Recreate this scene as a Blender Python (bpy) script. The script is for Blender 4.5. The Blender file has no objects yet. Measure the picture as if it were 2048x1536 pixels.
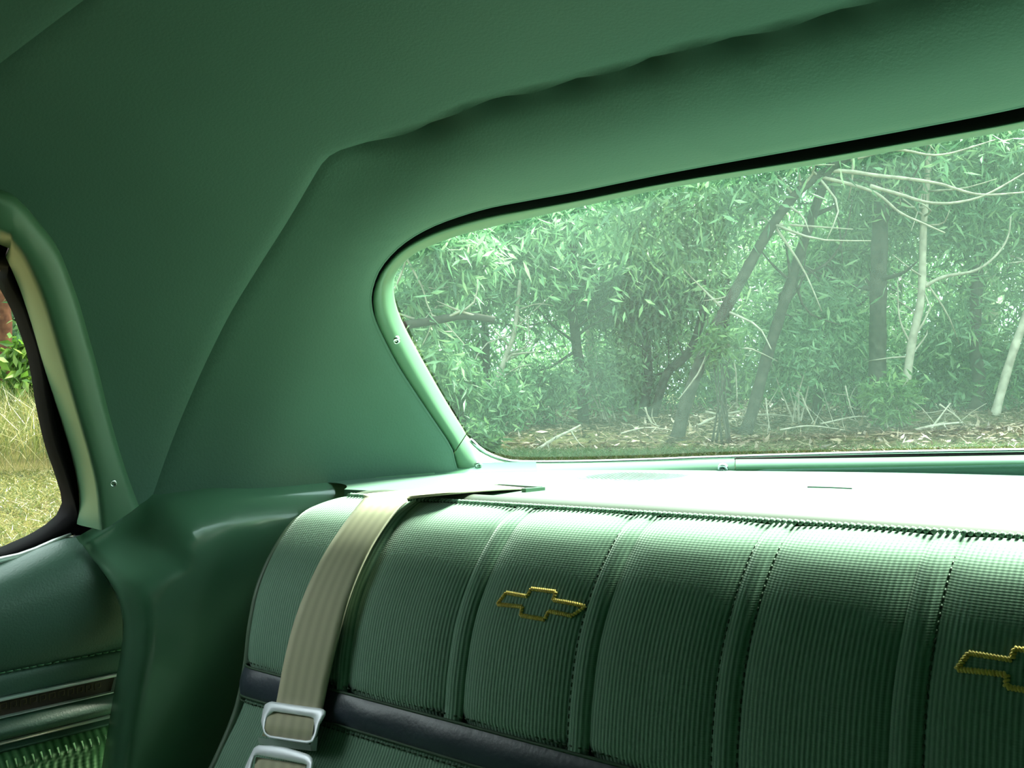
import bpy, math, random
import numpy as np
from mathutils import Vector, Matrix
from mathutils.geometry import delaunay_2d_cdt

random.seed(7)
RNG = np.random.default_rng(7)
SC = bpy.context.scene
COL = SC.collection
PI = math.pi

# ------------------------------------------------------------------ camera
EYE = 1.15                                   # camera height over the grass beside the car
FPX, YAW, PITCH, ROLL = 1990.0, math.radians(41.0), math.radians(1.93), math.radians(.85)
FW = np.array([-math.sin(YAW) * math.cos(PITCH), math.cos(YAW) * math.cos(PITCH), math.sin(PITCH)])
_r = np.cross(FW, [0, 0, 1.0]); _r /= np.linalg.norm(_r); _u = np.cross(_r, FW)
RT = _r * math.cos(ROLL) - _u * math.sin(ROLL)
UP = _u * math.cos(ROLL) + _r * math.sin(ROLL)
cam_data = bpy.data.cameras.new('camera')
cam_data.sensor_width = 36.0
cam_data.lens = FPX / 2048.0 * 36.0
cam_data.clip_start = 0.01
cam_data.clip_end = 500
cam = bpy.data.objects.new('camera', cam_data)
COL.objects.link(cam)
M4 = Matrix.Identity(4)
for i in range(3):
    M4[i][0], M4[i][1], M4[i][2] = RT[i], UP[i], -FW[i]
M4[2][3] = EYE
cam.matrix_world = M4
SC.camera = cam

# ------------------------------------------------------------------ sky, sun, exposure
world = bpy.data.worlds.new('sky'); SC.world = world
world.use_nodes = True
wn, wl = world.node_tree.nodes, world.node_tree.links
wn.clear()
w_out = wn.new('ShaderNodeOutputWorld'); w_bg = wn.new('ShaderNodeBackground')
w_bg.inputs['Color'].default_value = (.86, .96, 1.0, 1)
w_bg.inputs['Strength'].default_value = 5.0
wl.new(w_bg.outputs[0], w_out.inputs[0])
sun_data = bpy.data.lights.new('sun', 'SUN')
sun_data.energy = 46.0
sun_data.angle = math.radians(22)                     # sun behind thin bright haze
sun_data.color = (1.0, .93, .78)
sun = bpy.data.objects.new('sun', sun_data); COL.objects.link(sun)
SUN_DIR = Vector((.07, .66, .75)).normalized()          # towards the sun
sun.rotation_euler = SUN_DIR.to_track_quat('Z', 'Y').to_euler()
vs = SC.view_settings
vs.view_transform = 'Standard'
try: vs.look = 'None'
except Exception: pass
vs.gamma = 1.0
vs.use_curve_mapping = False
vs.exposure = 0.0
SC.cycles.max_bounces = 12
SC.cycles.diffuse_bounces = 6
SC.cycles.glossy_bounces = 4
SC.cycles.transparent_max_bounces = 16
SC.cycles.sample_clamp_indirect = 8.0
SC.cycles.use_denoising = True

# ------------------------------------------------------------------ helpers: objects
WLOC = {}

def tag(o, label=None, cat=None, group=None, kind=None):
    if label: o['label'] = label
    if cat: o['category'] = cat
    if group: o['group'] = group
    if kind: o['kind'] = kind
    return o

def empty(name, loc, label, cat, group=None, kind=None):
    o = bpy.data.objects.new(name, None)
    COL.objects.link(o)
    o.empty_display_size = .05
    o.location = (loc[0], loc[1], loc[2] + EYE)
    WLOC[o.name] = np.array([loc[0], loc[1], loc[2] + EYE])
    return tag(o, label, cat, group, kind)

def mesh(name, V, F, mat, parent=None, smooth=True, uv=None, tint=None, loc=None):
    """V: points relative to the camera position. F: list of faces or an (n,3)/(n,4) array."""
    V = np.asarray(V, float) + np.array([0, 0, EYE])
    if parent is not None:
        base = WLOC[parent.name]
    else:
        base = np.array([V[:, 0].mean(), V[:, 1].mean(), V[:, 2].min()]) if loc is None else np.array(loc) + np.array([0, 0, EYE])
    V = V - base
    me = bpy.data.meshes.new(name)
    if isinstance(F, np.ndarray):
        n, k = F.shape
        me.vertices.add(len(V)); me.vertices.foreach_set('co', V.astype(np.float32).ravel())
        me.loops.add(n * k); me.loops.foreach_set('vertex_index', F.astype(np.int32).ravel())
        me.polygons.add(n)
        me.polygons.foreach_set('loop_start', np.arange(0, n * k, k, dtype=np.int32))
        me.polygons.foreach_set('loop_total', np.full(n, k, dtype=np.int32))
        me.update(calc_edges=True)
    else:
        me.from_pydata([tuple(v) for v in V], [], [tuple(f) for f in F])
        me.update()
    me.polygons.foreach_set('use_smooth', np.full(len(me.polygons), bool(smooth)))
    if uv is not None:
        uvl = me.uv_layers.new(name='UVMap')
        idx = np.empty(len(me.loops), dtype=np.int32); me.loops.foreach_get('vertex_index', idx)
        uvl.data.foreach_set('uv', np.asarray(uv, np.float32)[idx].ravel())
    if tint is not None:
        at = me.attributes.new('tint', 'FLOAT', 'POINT')
        at.data.foreach_set('value', np.asarray(tint, np.float32))
    me.materials.append(mat)
    o = bpy.data.objects.new(name, me)
    COL.objects.link(o)
    if parent is not None:
        o.parent = parent
    else:
        o.location = base
    WLOC[o.name] = base
    return o

def grid_faces(nu, nv, closed_u=False):
    F = []
    for i in range(nu if closed_u else nu - 1):
        for j in range(nv - 1):
            a = i * nv + j; b = ((i + 1) % nu) * nv + j
            F.append((a, b, b + 1, a + 1))
    return F

def catmull(P, n):
    P = np.asarray(P, float)
    Q = np.vstack([2 * P[0] - P[1], P, 2 * P[-1] - P[-2]])
    d = np.concatenate([[0], np.cumsum(np.linalg.norm(np.diff(P, axis=0), axis=1))])
    out = []
    for t in np.linspace(0, d[-1], n):
        i = min(max(np.searchsorted(d, t, 'right') - 1, 0), len(P) - 2)
        s = (t - d[i]) / max(d[i + 1] - d[i], 1e-9)
        a, b, c, e = Q[i], Q[i + 1], Q[i + 2], Q[i + 3]
        out.append(.5 * (2 * b + (c - a) * s + (2 * a - 5 * b + 4 * c - e) * s * s + (3 * b - a - 3 * c + e) * s ** 3))
    return np.array(out)

def catmull_pairs(rows, n):
    """rows: list of equally long point lists; all resampled with ONE common parameter so they stay paired."""
    K = [np.asarray(r, float) for r in rows]
    big = np.hstack(K)
    S = catmull(big, n)
    out = []; c = 0
    for k in K:
        out.append(S[:, c:c + k.shape[1]]); c += k.shape[1]
    return out

def tube(P, R, sides=8, caps=True):
    P = np.asarray(P, float); n = len(P)
    R = np.broadcast_to(np.asarray(R, float), (n,))
    T = np.gradient(P, axis=0); T /= np.linalg.norm(T, axis=1)[:, None] + 1e-12
    ref = np.array([0, 0, 1.0]) if abs(T[0][2]) < .9 else np.array([1.0, 0, 0])
    nrm = np.cross(T[0], ref); nrm /= np.linalg.norm(nrm)
    V = []
    for i in range(n):
        nrm = nrm - T[i] * nrm.dot(T[i]); nrm /= np.linalg.norm(nrm) + 1e-12
        bn = np.cross(T[i], nrm)
        for k in range(sides):
            a = 2 * PI * k / sides
            V.append(P[i] + R[i] * (math.cos(a) * nrm + math.sin(a) * bn))
    F = []
    for i in range(n - 1):
        for k in range(sides):
            a = i * sides + k; b = i * sides + (k + 1) % sides
            F.append((a, b, b + sides, a + sides))
    if caps:
        F.append(tuple(range(sides))[::-1]); F.append(tuple((n - 1) * sides + k for k in range(sides)))
    return np.array(V), F

def merge(parts):
    V, F, c = [], [], 0
    for v, f in parts:
        V.append(v); F += [tuple(i + c for i in q) for q in f]; c += len(v)
    return np.vstack(V), F

def smooth01(t):
    t = np.clip(t, 0, 1); return t * t * (3 - 2 * t)

# ------------------------------------------------------------------ helpers: projection of measured points on real surfaces
def ray(u, v):
    return FW + RT * (u - 1024) / FPX - UP * (v - 768) / FPX
def on_x(u, v, X): d = ray(u, v); return d * X / d[0]
def on_y(u, v, Y): d = ray(u, v); return d * Y / d[1]
def on_z(u, v, Z): d = ray(u, v); return d * Z / d[2]
def at_depth(u, v, D): return ray(u, v) * D

# inner body shell of the car: a superellipsoid dome, symmetric about x = XC
XC, YC, ZC = -.15, -.05, -.12
SA, SB, SCz = .772, 1.10, .47
SN, SM, SK = 3.7, 2.5, .20                   # SK: how far the back leans forward
CEN = np.array([XC, YC, ZC])
def axes(o=0.): return np.array([SA + o, SB + o, SCz + o])
def shellF(W):
    q = np.abs(W)
    z = np.clip(W[..., 2], 0, None)
    return (q[..., 0] ** SN + np.abs(W[..., 1] + SK * z) ** SN) ** (SM / SN) + z ** SM
def shell_dir(W, o=0.):
    W = np.asarray(W, float)
    t = shellF(W) ** (-1 / SM)
    return CEN + axes(o) * W * t[..., None]
def on_shell(u, v, o=0.):
    d = ray(u, v); lo, hi = 0., 4.
    for _ in range(50):
        t = (lo + hi) / 2
        if shellF((d * t - CEN) / axes(o)) < 1: lo = t
        else: hi = t
    return d * lo
def shell_yz(Y, Z, side=-1, o=0.):
    A = axes(o); zz = max(Z - ZC, 0) / A[2]
    h = (1 - min(zz, .999) ** SM) ** (1 / SM)
    q = max(h ** SN - abs((Y - YC) / A[1] + SK * zz) ** SN, 0) ** (1 / SN)
    return np.array([XC + side * A[0] * q, Y, Z])
def shell_xz(X, Z, side=1, o=0.):
    A = axes(o); zz = max(Z - ZC, 0) / A[2]
    h = (1 - min(zz, .999) ** SM) ** (1 / SM)
    q = max(h ** SN - (abs(X - XC) / A[0]) ** SN, 0) ** (1 / SN)
    return np.array([X, YC + A[1] * (side * q - SK * zz), Z])
def shell_normal(P):
    P = np.atleast_2d(P); e = 1e-4; G = np.zeros_like(P)
    for k in range(3):
        d = np.zeros(3); d[k] = e
        G[:, k] = shellF((P + d - CEN) / axes()) - shellF((P - d - CEN) / axes())
    return G / (np.linalg.norm(G, axis=1)[:, None] + 1e-12)      # points outwards
def mir(P):
    P = np.array(P, float).copy(); P[..., 0] = 2 * XC - P[..., 0]; return P
W0 = np.array([0, .8, .6]); E1 = np.array([1., 0, 0]); E2 = np.cross(W0, E1)
def to2(P):
    W = (np.atleast_2d(P) - CEN) / axes(); W /= np.linalg.norm(W, axis=1)[:, None]
    rho = np.arccos(np.clip(W @ W0, -1, 1)); al = np.arctan2(W @ E2, W @ E1)
    return np.stack([rho * np.cos(al), rho * np.sin(al)], 1)
def from2(Q, o=0.):
    Q = np.atleast_2d(Q); rho = np.hypot(Q[:, 0], Q[:, 1]); al = np.arctan2(Q[:, 1], Q[:, 0])
    W = np.cos(rho)[:, None] * W0 + np.sin(rho)[:, None] * (np.cos(al)[:, None] * E1 + np.sin(al)[:, None] * E2)
    return shell_dir(W, o)
def inside(Q, poly):
    x, y = Q[:, 0], Q[:, 1]; r = np.zeros(len(Q), bool)
    a = poly; b = np.roll(poly, -1, axis=0)
    for (x0, y0), (x1, y1) in zip(a, b):
        if y0 == y1: continue
        c = ((y0 > y) != (y1 > y)) & (x < (x1 - x0) * (y - y0) / (y1 - y0) + x0)
        r ^= c
    return r
def dist_to(P, L):
    out = np.full(len(P), 1e9)
    for i in range(0, len(P), 2000):
        out[i:i + 2000] = np.sqrt(((P[i:i + 2000, None, :] - L[None]) ** 2).sum(2)).min(1)
    return out

# ------------------------------------------------------------------ materials
def lin(r, g, b):
    f = lambda c: (c / 255 / 12.92) if c / 255 <= .04045 else ((c / 255 + .055) / 1.055) ** 2.4
    return (f(r), f(g), f(b), 1)

def new_mat(name):
    m = bpy.data.materials.new(name); m.use_nodes = True
    return m, m.node_tree.nodes, m.node_tree.links, m.node_tree.nodes['Principled BSDF']

def surf(name, col, rough=.5, spec=.5, metal=0., noise=0., nscale=30., bump=0., bscale=300., coat=0., sheen=0., col2=None):
    m, N, L, B = new_mat(name)
    B.inputs['Roughness'].default_value = rough
    B.inputs['Specular IOR Level'].default_value = spec
    B.inputs['Metallic'].default_value = metal
    B.inputs['Coat Weight'].default_value = coat
    B.inputs['Coat Roughness'].default_value = .08
    B.inputs['Sheen Weight'].default_value = sheen
    tc = N.new('ShaderNodeTexCoord')
    c = np.array(col[:3])
    lo, hi = (c * (1 - noise), np.minimum(c * (1 + noise), 1)) if col2 is None else (c, np.array(col2[:3]))
    nz = N.new('ShaderNodeTexNoise'); nz.inputs['Scale'].default_value = nscale; nz.inputs['Detail'].default_value = 4
    L.new(tc.outputs['Object'], nz.inputs['Vector'])
    rp = N.new('ShaderNodeValToRGB')
    rp.color_ramp.elements[0].color = (*lo, 1); rp.color_ramp.elements[1].color = (*hi, 1)
    rp.color_ramp.elements[0].position = .3; rp.color_ramp.elements[1].position = .7
    L.new(nz.outputs['Fac'], rp.inputs[0]); L.new(rp.outputs[0], B.inputs['Base Color'])
    if bump:
        n2 = N.new('ShaderNodeTexNoise'); n2.inputs['Scale'].default_value = bscale; n2.inputs['Detail'].default_value = 3
        L.new(tc.outputs['Object'], n2.inputs['Vector'])
        bp = N.new('ShaderNodeBump'); bp.inputs['Strength'].default_value = bump; bp.inputs['Distance'].default_value = .001
        L.new(n2.outputs['Fac'], bp.inputs['Height']); L.new(bp.outputs[0], B.inputs['Normal'])
    return m

GREEN = lin(112, 168, 124)
M_HEAD = surf('headliner_vinyl', (.081, .158, .120), rough=.62, spec=.3, noise=.05, nscale=6, bump=.25, bscale=420)
M_PAINT = surf('green_paint', (.085, .185, .115), rough=.2, spec=.5, noise=.04, nscale=9, coat=1.)
M_MOULD = surf('green_moulding_paint', (.085, .18, .105), rough=.38, spec=.45, noise=.04, nscale=12)
M_DOOR = surf('door_vinyl', (.085, .16, .12), rough=.42, spec=.5, noise=.06, nscale=12, bump=.35, bscale=500)
M_SHELF = surf('shelf_vinyl', (.098, .168, .130), rough=.5, spec=.4, noise=.03, nscale=8, bump=.2, bscale=400)
M_WELT = surf('grey_welt_vinyl', lin(66, 72, 62), rough=.55, noise=.05)
M_BAND = surf('dark_band_vinyl', lin(52, 58, 70), rough=.38, spec=.5, noise=.1, nscale=25, bump=.3, bscale=200)
M_PIPE = surf('piping_vinyl', lin(95, 112, 95), rough=.45, noise=.05)
M_BLACK = surf('black_rubber_and_gap_shade', lin(9, 8, 9), rough=.85, spec=.12, noise=.2)
M_DARK = surf('dark_gap', lin(20, 26, 20), rough=.9, spec=.1, noise=.1)
M_CHROME = surf('chrome', lin(226, 228, 232), rough=.16, metal=1., noise=.02)
M_STEEL = surf('buckle_steel', lin(238, 238, 246), rough=.42, metal=.3, noise=.03, nscale=60)
M_SATIN = surf('satin_bright_trim', lin(225, 232, 228), rough=.42, metal=.55, noise=.03)
M_BROWN = surf('brown_insert', lin(66, 46, 36), rough=.45, noise=.15, nscale=80)
M_KEY = surf('insert_key_relief', lin(112, 92, 60), rough=.4, noise=.1)
M_THREAD = surf('gold_thread', lin(240, 200, 96), rough=.45, noise=.18, nscale=400, sheen=.2)
M_STITCH = surf('dark_stitch', lin(52, 76, 56), rough=.7, noise=.1)
M_STITCHL = surf('green_stitch', lin(120, 168, 134), rough=.6, noise=.1)
M_FLOOR = surf('dark_green_carpet', lin(42, 62, 46), rough=.95, spec=.1, noise=.2, nscale=60, bump=.4)
M_WHITE = surf('white_screw_cover', lin(215, 225, 210), rough=.4, noise=.03)

def cloth_mat(name, c1, c2, pitch, axis='X', depth=.0009):
    """ribbed upholstery: fine ribs across one axis, in colour and relief"""
    m, N, L, B = new_mat(name)
    B.inputs['Roughness'].default_value = .75; B.inputs['Specular IOR Level'].default_value = .25
    B.inputs['Sheen Weight'].default_value = .25; B.inputs['Sheen Roughness'].default_value = .4
    tc = N.new('ShaderNodeTexCoord'); sp = N.new('ShaderNodeSeparateXYZ'); L.new(tc.outputs['Object'], sp.inputs[0])
    def sine(src, per):
        a = N.new('ShaderNodeMath'); a.operation = 'MULTIPLY'; a.inputs[1].default_value = 2 * PI / per; L.new(src, a.inputs[0])
        b = N.new('ShaderNodeMath'); b.operation = 'SINE'; L.new(a.outputs[0], b.inputs[0])
        c = N.new('ShaderNodeMath'); c.operation = 'MULTIPLY_ADD'; c.inputs[1].default_value = .5; c.inputs[2].default_value = .5; L.new(b.outputs[0], c.inputs[0])
        return c.outputs[0]
    rib = sine(sp.outputs[axis], pitch)
    fine = sine(sp.outputs['Z'], pitch * .45)
    ad = N.new('ShaderNodeMath'); ad.operation = 'MULTIPLY_ADD'; ad.inputs[1].default_value = .18
    L.new(fine, ad.inputs[0]); L.new(rib, ad.inputs[2])
    nz = N.new('ShaderNodeTexNoise'); nz.inputs['Scale'].default_value = 260; L.new(tc.outputs['Object'], nz.inputs['Vector'])
    mx = N.new('ShaderNodeMath'); mx.operation = 'MULTIPLY_ADD'; mx.inputs[1].default_value = .5; L.new(nz.outputs['Fac'], mx.inputs[0]); L.new(rib, mx.inputs[2])
    rp = N.new('ShaderNodeValToRGB'); rp.color_ramp.elements[0].color = c1; rp.color_ramp.elements[1].color = c2
    rp.color_ramp.elements[0].position = .25; rp.color_ramp.elements[1].position = 1.1
    L.new(mx.outputs[0], rp.inputs[0]); L.new(rp.outputs[0], B.inputs['Base Color'])
    bp = N.new('ShaderNodeBump'); bp.inputs['Strength'].default_value = .7; bp.inputs['Distance'].default_value = depth
    L.new(ad.outputs[0], bp.inputs['Height']); L.new(bp.outputs[0], B.inputs['Normal'])
    return m
M_CLOTH = cloth_mat('ribbed_green_cloth', (.10, .19, .135, 1), (.19, .31, .225, 1), .0031, depth=.0005)
M_DCLOTH = cloth_mat('ribbed_door_cloth', lin(62, 108, 66), lin(118, 168, 116), .0075, axis='Y', depth=.0016)

def web_mat():
    m, N, L, B = new_mat('belt_webbing')
    B.inputs['Roughness'].default_value = .55; B.inputs['Sheen Weight'].default_value = .2
    uv = N.new('ShaderNodeTexCoord'); sp = N.new('ShaderNodeSeparateXYZ'); L.new(uv.outputs['UV'], sp.inputs[0])
    a = N.new('ShaderNodeMath'); a.operation = 'MULTIPLY'; a.inputs[1].default_value = 2 * PI * 5; L.new(sp.outputs['X'], a.inputs[0])
    b = N.new('ShaderNodeMath'); b.operation = 'SINE'; L.new(a.outputs[0], b.inputs[0])
    wv = N.new('ShaderNodeTexWave'); wv.wave_type = 'BANDS'; wv.bands_direction = 'DIAGONAL'; wv.inputs['Scale'].default_value = 40
    mp = N.new('ShaderNodeMapping'); mp.inputs['Scale'].default_value = (1.2, 9, 1); L.new(uv.outputs['UV'], mp.inputs[0]); L.new(mp.outputs[0], wv.inputs['Vector'])
    s = N.new('ShaderNodeMath'); s.operation = 'MULTIPLY_ADD'; s.inputs[1].default_value = .22; L.new(b.outputs[0], s.inputs[0]); L.new(wv.outputs['Fac'], s.inputs[2])
    rp = N.new('ShaderNodeValToRGB'); rp.color_ramp.elements[0].color = lin(158, 150, 122); rp.color_ramp.elements[1].color = lin(206, 197, 166)
    L.new(s.outputs[0], rp.inputs[0]); L.new(rp.outputs[0], B.inputs['Base Color'])
    bp = N.new('ShaderNodeBump'); bp.inputs['Strength'].default_value = .3; bp.inputs['Distance'].default_value = .0005
    L.new(s.outputs[0], bp.inputs['Height']); L.new(bp.outputs[0], B.inputs['Normal'])
    return m
M_WEB = web_mat()

def glass_mat(name, dust_veil, tintc):
    m = bpy.data.materials.new(name); m.use_nodes = True
    N, L = m.node_tree.nodes, m.node_tree.links; N.clear()
    out = N.new('ShaderNodeOutputMaterial')
    tr = N.new('ShaderNodeBsdfTransparent'); tr.inputs['Color'].default_value = tintc
    gl = N.new('ShaderNodeBsdfGlossy'); gl.inputs['Roughness'].default_value = .012; gl.inputs['Color'].default_value = (1, 1, 1, 1)
    lw = N.new('ShaderNodeLayerWeight'); lw.inputs['Blend'].default_value = .5
    p = N.new('ShaderNodeMath'); p.operation = 'POWER'; p.inputs[1].default_value = 5; L.new(lw.outputs['Facing'], p.inputs[0])
    q = N.new('ShaderNodeMath'); q.operation = 'MULTIPLY_ADD'; q.inputs[1].default_value = .95; q.inputs[2].default_value = .034; L.new(p.outputs[0], q.inputs[0])
    mx = N.new('ShaderNodeMixShader'); L.new(q.outputs[0], mx.inputs[0]); L.new(tr.outputs[0], mx.inputs[1]); L.new(gl.outputs[0], mx.inputs[2])
    if dust_veil:                                                       # a thin film of dust whose haze stands in for the shelf's veiling reflection
        df = N.new('ShaderNodeBsdfTranslucent'); df.inputs['Color'].default_value = (.80, .92, .93, 1)
        nz = N.new('ShaderNodeTexNoise'); nz.inputs['Scale'].default_value = 5; nz.inputs['Detail'].default_value = 5
        tc = N.new('ShaderNodeTexCoord'); L.new(tc.outputs['Object'], nz.inputs['Vector'])
        k = N.new('ShaderNodeMath'); k.operation = 'MULTIPLY'; k.inputs[1].default_value = dust_veil * 2; L.new(nz.outputs['Fac'], k.inputs[0])
        m2 = N.new('ShaderNodeMixShader'); L.new(k.outputs[0], m2.inputs[0]); L.new(mx.outputs[0], m2.inputs[1]); L.new(df.outputs[0], m2.inputs[2])
        L.new(m2.outputs[0], out.inputs[0])
    else:
        L.new(mx.outputs[0], out.inputs[0])
    return m
M_GLASS = glass_mat('dusty_veiled_rear_glass', .0038, (.87, 1.0, .96, 1))
M_GLASS2 = glass_mat('side_glass', 0, (.97, 1.0, .97, 1))

def leaf_mat(name, c1, c2, c3, trans=.45):
    m = bpy.data.materials.new(name); m.use_nodes = True
    N, L = m.node_tree.nodes, m.node_tree.links; N.clear()
    out = N.new('ShaderNodeOutputMaterial')
    at = N.new('ShaderNodeAttribute'); at.attribute_name = 'tint'
    rp = N.new('ShaderNodeValToRGB'); e = rp.color_ramp.elements
    e[0].color = c1; e[1].color = c3; mid = e.new(.5); mid.color = c2
    L.new(at.outputs['Fac'], rp.inputs[0])
    pb = N.new('ShaderNodeBsdfPrincipled'); pb.inputs['Roughness'].default_value = .42; pb.inputs['Specular IOR Level'].default_value = .5
    tr = N.new('ShaderNodeBsdfTranslucent'); mx = N.new('ShaderNodeMixShader'); mx.inputs[0].default_value = trans
    L.new(rp.outputs[0], pb.inputs['Base Color']); L.new(rp.outputs[0], tr.inputs['Color'])
    L.new(pb.outputs[0], mx.inputs[1]); L.new(tr.outputs[0], mx.inputs[2]); L.new(mx.outputs[0], out.inputs[0])
    return m
M_LEAF = leaf_mat('gum_leaves', lin(62, 98, 66), lin(106, 146, 102), lin(160, 190, 140))
M_LEAFB = leaf_mat('bush_leaves', lin(50, 82, 54), lin(84, 124, 78), lin(128, 162, 104))
M_LEAFY = leaf_mat('bright_leaves', lin(60, 96, 34), lin(92, 130, 46), lin(130, 160, 70), .5)
M_LEAFS = leaf_mat('shoot_leaves', lin(62, 96, 50), lin(92, 128, 70), lin(132, 160, 98))
M_GRASS = leaf_mat('grass_blades', lin(62, 78, 36), lin(92, 100, 52), lin(134, 126, 82), .4)
M_VERGE = leaf_mat('verge_grass', lin(46, 70, 36), lin(70, 94, 48), lin(106, 114, 70), .4)
M_LITTER = leaf_mat('leaf_litter_bits', lin(70, 52, 40), lin(112, 90, 70), lin(158, 138, 114), .1)
M_BARK = surf('dark_bark', lin(40, 36, 32), rough=.9, spec=.15, nscale=14, bump=.9, bscale=60, col2=lin(74, 68, 60))
M_BARKP = surf('pale_bark', lin(126, 118, 104), rough=.85, spec=.2, nscale=10, bump=.5, bscale=60, col2=lin(178, 170, 152))
M_BARKR = surf('red_brown_bark', lin(60, 36, 28), rough=.9, spec=.15, nscale=12, bump=.8, bscale=60, col2=lin(104, 70, 50))
M_STICK = surf('dead_wood', lin(138, 128, 114), rough=.85, spec=.2, nscale=20, col2=lin(188, 178, 160), bump=.4, bscale=80)
M_GROUND = surf('earth_and_litter', lin(58, 50, 36), rough=1., spec=.05, nscale=1.4, col2=lin(86, 84, 52), bump=1., bscale=30)

# ================================================================== THE CAR'S BODY SHELL
# measured outlines -------------------------------------------------
# rear window moulding: (outer edge, inner edge at the glass), from the centre of the car over the top to the left corner
RW_TOP = [((2262, 168), (2262, 205)), ((2048, 220), (2048, 256)), ((1840, 261), (1840, 293)), ((1630, 299), (1630, 330)), ((1350, 349), (1350, 374)),
          ((1160, 387), (1160, 414)), ((1055, 406), (1062, 436)), ((960, 425), (985, 454)), ((861, 459), (900, 477)), ((795, 500), (836, 504)),
          ((755, 548), (801, 533)), ((741, 590), (788, 562)), ((741, 622), (790, 600)), ((750, 656), (806, 646)), ((790, 734), (843, 716)),
          ((843, 815), (889, 797)), ((896, 892), (926, 857)), ((905, 909), (932, 868))]
RW_COR = [((906, 911), (933, 870)), ((909, 925), (946, 884)), ((912, 942), (966, 901)), ((935, 958), (1001, 917)), ((990, 966), (1040, 923)),
          ((1142, 968), (1142, 923)), ((1300, 966), (1300, 919)), ((1400, 963), (1400, 915)), ((1470, 960), (1470, 913))]
RW_BOT = [((1471, 950), (1471, 914)), ((1600, 948), (1600, 912)), ((1800, 945), (1800, 909)), ((2048, 941), (2048, 905)), ((2262, 938), (2262, 902))]

def ring_rows(pairs, n, mirrored=False, flange=False):
    a, b = catmull_pairs([[p[0] for p in pairs], [p[1] for p in pairs]], n)
    steps = [(.0, .022), (.0, .0105), (.03, .0085), (.12, .0075), (.28, .0075), (.45, .010), (.62, .0155), (.78, .023), (.9, .031), (1., .040), (1.0, .050)]
    V = []
    for i in range(n):
        wid = np.linalg.norm(b[i] - a[i])
        gap = float(np.interp(b[i][0], [760, 830, 900, 1000, 1100, 1350, 1650, 2048], [.13, .16, .26, .34, .4, .5, .55, .55])) if pairs is RW_TOP and b[i][1] < 560 else .13 if pairs is RW_TOP else .05
        for t, o in ([(-1.2, .0035), (-1.1, .028), (-.25, .028), (gap * 1.02, .024), (gap * 1.3, .024)] if flange else [(gap + (1 - gap) * t, o) for t, o in steps]):
            q = a[i] + (b[i] - a[i]) * t
            V.append(on_shell(q[0], q[1], o))
    V = np.array(V); V[:, 0] = np.minimum(V[:, 0], XC)
    if mirrored: V = mir(V)
    return V, grid_faces(n, 5 if flange else len(steps))

_o, _i = catmull_pairs([[p[0] for p in RW_TOP], [p[1] for p in RW_TOP]], 90)
_oc, _ic = catmull_pairs([[p[0] for p in RW_COR], [p[1] for p in RW_COR]], 40)
_ob, _ib = catmull_pairs([[p[0] for p in RW_BOT], [p[1] for p in RW_BOT]], 16)
outer_px = np.vstack([_o, _oc[1:], _ob[1:]])
inner_px = np.vstack([_i, _ic[1:], _ib[1:]])
def half_loop(px, o):
    P = np.array([on_shell(u, v, o) for u, v in px])
    P[0][0] = XC; P[-1][0] = XC
    P[:, 0] = np.minimum(P[:, 0], XC)
    return P
def full_loop(P): return np.vstack([P, mir(P)[::-1][1:-1]])
RW_HOLE = full_loop(half_loop(outer_px, 0))
RW_GLASS = full_loop(half_loop(inner_px + (outer_px - inner_px) * .06, 0))

# side window moulding rows: outer edge, ridge, reveal edge, rubber edge
S0 = [(0, 385), (45, 412), (79, 450), (118, 502), (153, 590), (175, 665), (196, 740), (216, 821), (238, 899), (258, 960), (277, 1011)]
S1 = [(0, 459), (22, 478), (44, 502), (66, 545), (87, 594), (108, 660), (130, 735), (161, 843), (180, 910), (195, 975), (204, 1060)]
S2 = [(0, 489), (12, 515), (28, 550), (44, 590), (66, 657), (87, 729), (110, 800), (131, 864), (150, 930), (161, 995), (158, 1050)]
S3 = [(0, 526), (10, 548), (22, 575), (44, 616), (60, 660), (74, 703), (84, 755), (92, 808), (109, 886), (130, 948), (146, 1000)]
def side_row(S, o, fwd_z):
    P = [shell_yz(y, z, -1, o) for y, z in fwd_z] + [on_shell(u, v, o) for u, v in S]
    return np.array(P)
FZ = [(.14, .180), (.16, .187), (.185, .190), (.21, .189), (.24, .186)]
R0 = side_row(S0, -.004, FZ)
R1 = side_row(S1, -.012, [(y, z - .022) for y, z in FZ])
R2 = side_row(S2, .030, [(y, z - .027) for y, z in FZ])
R3 = side_row(S3, .034, [(y, z - .037) for y, z in FZ])

# hole of the side window in the shell: a little inside the outer edge, stopped short in front to limit side light, then down to the door
h_up = np.array([on_shell(a[0] * .7 + b[0] * .3, a[1] * .7 + b[1] * .3, 0) for a, b in zip(S0, S1)])
h_up[-1] = shell_yz(.462, -.115); 
h_fw = np.array([shell_yz(y, z - .008) for y, z in FZ])
SW_HOLE = np.vstack([h_fw, h_up, [shell_yz(.46, -.22)], [shell_yz(y, -.22) for y in (.3, .2, .15)], [shell_yz(.145, -.1), shell_yz(.14, .05)]])
WS_CLOSED = np.vstack([[shell_xz(XC + x, .15, -1) for x in np.linspace(-.5, .5, 12)], [shell_xz(XC + x, -.05, -1) for x in np.linspace(.58, -.58, 12)]])  # windshield outline only, never cut open

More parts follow.
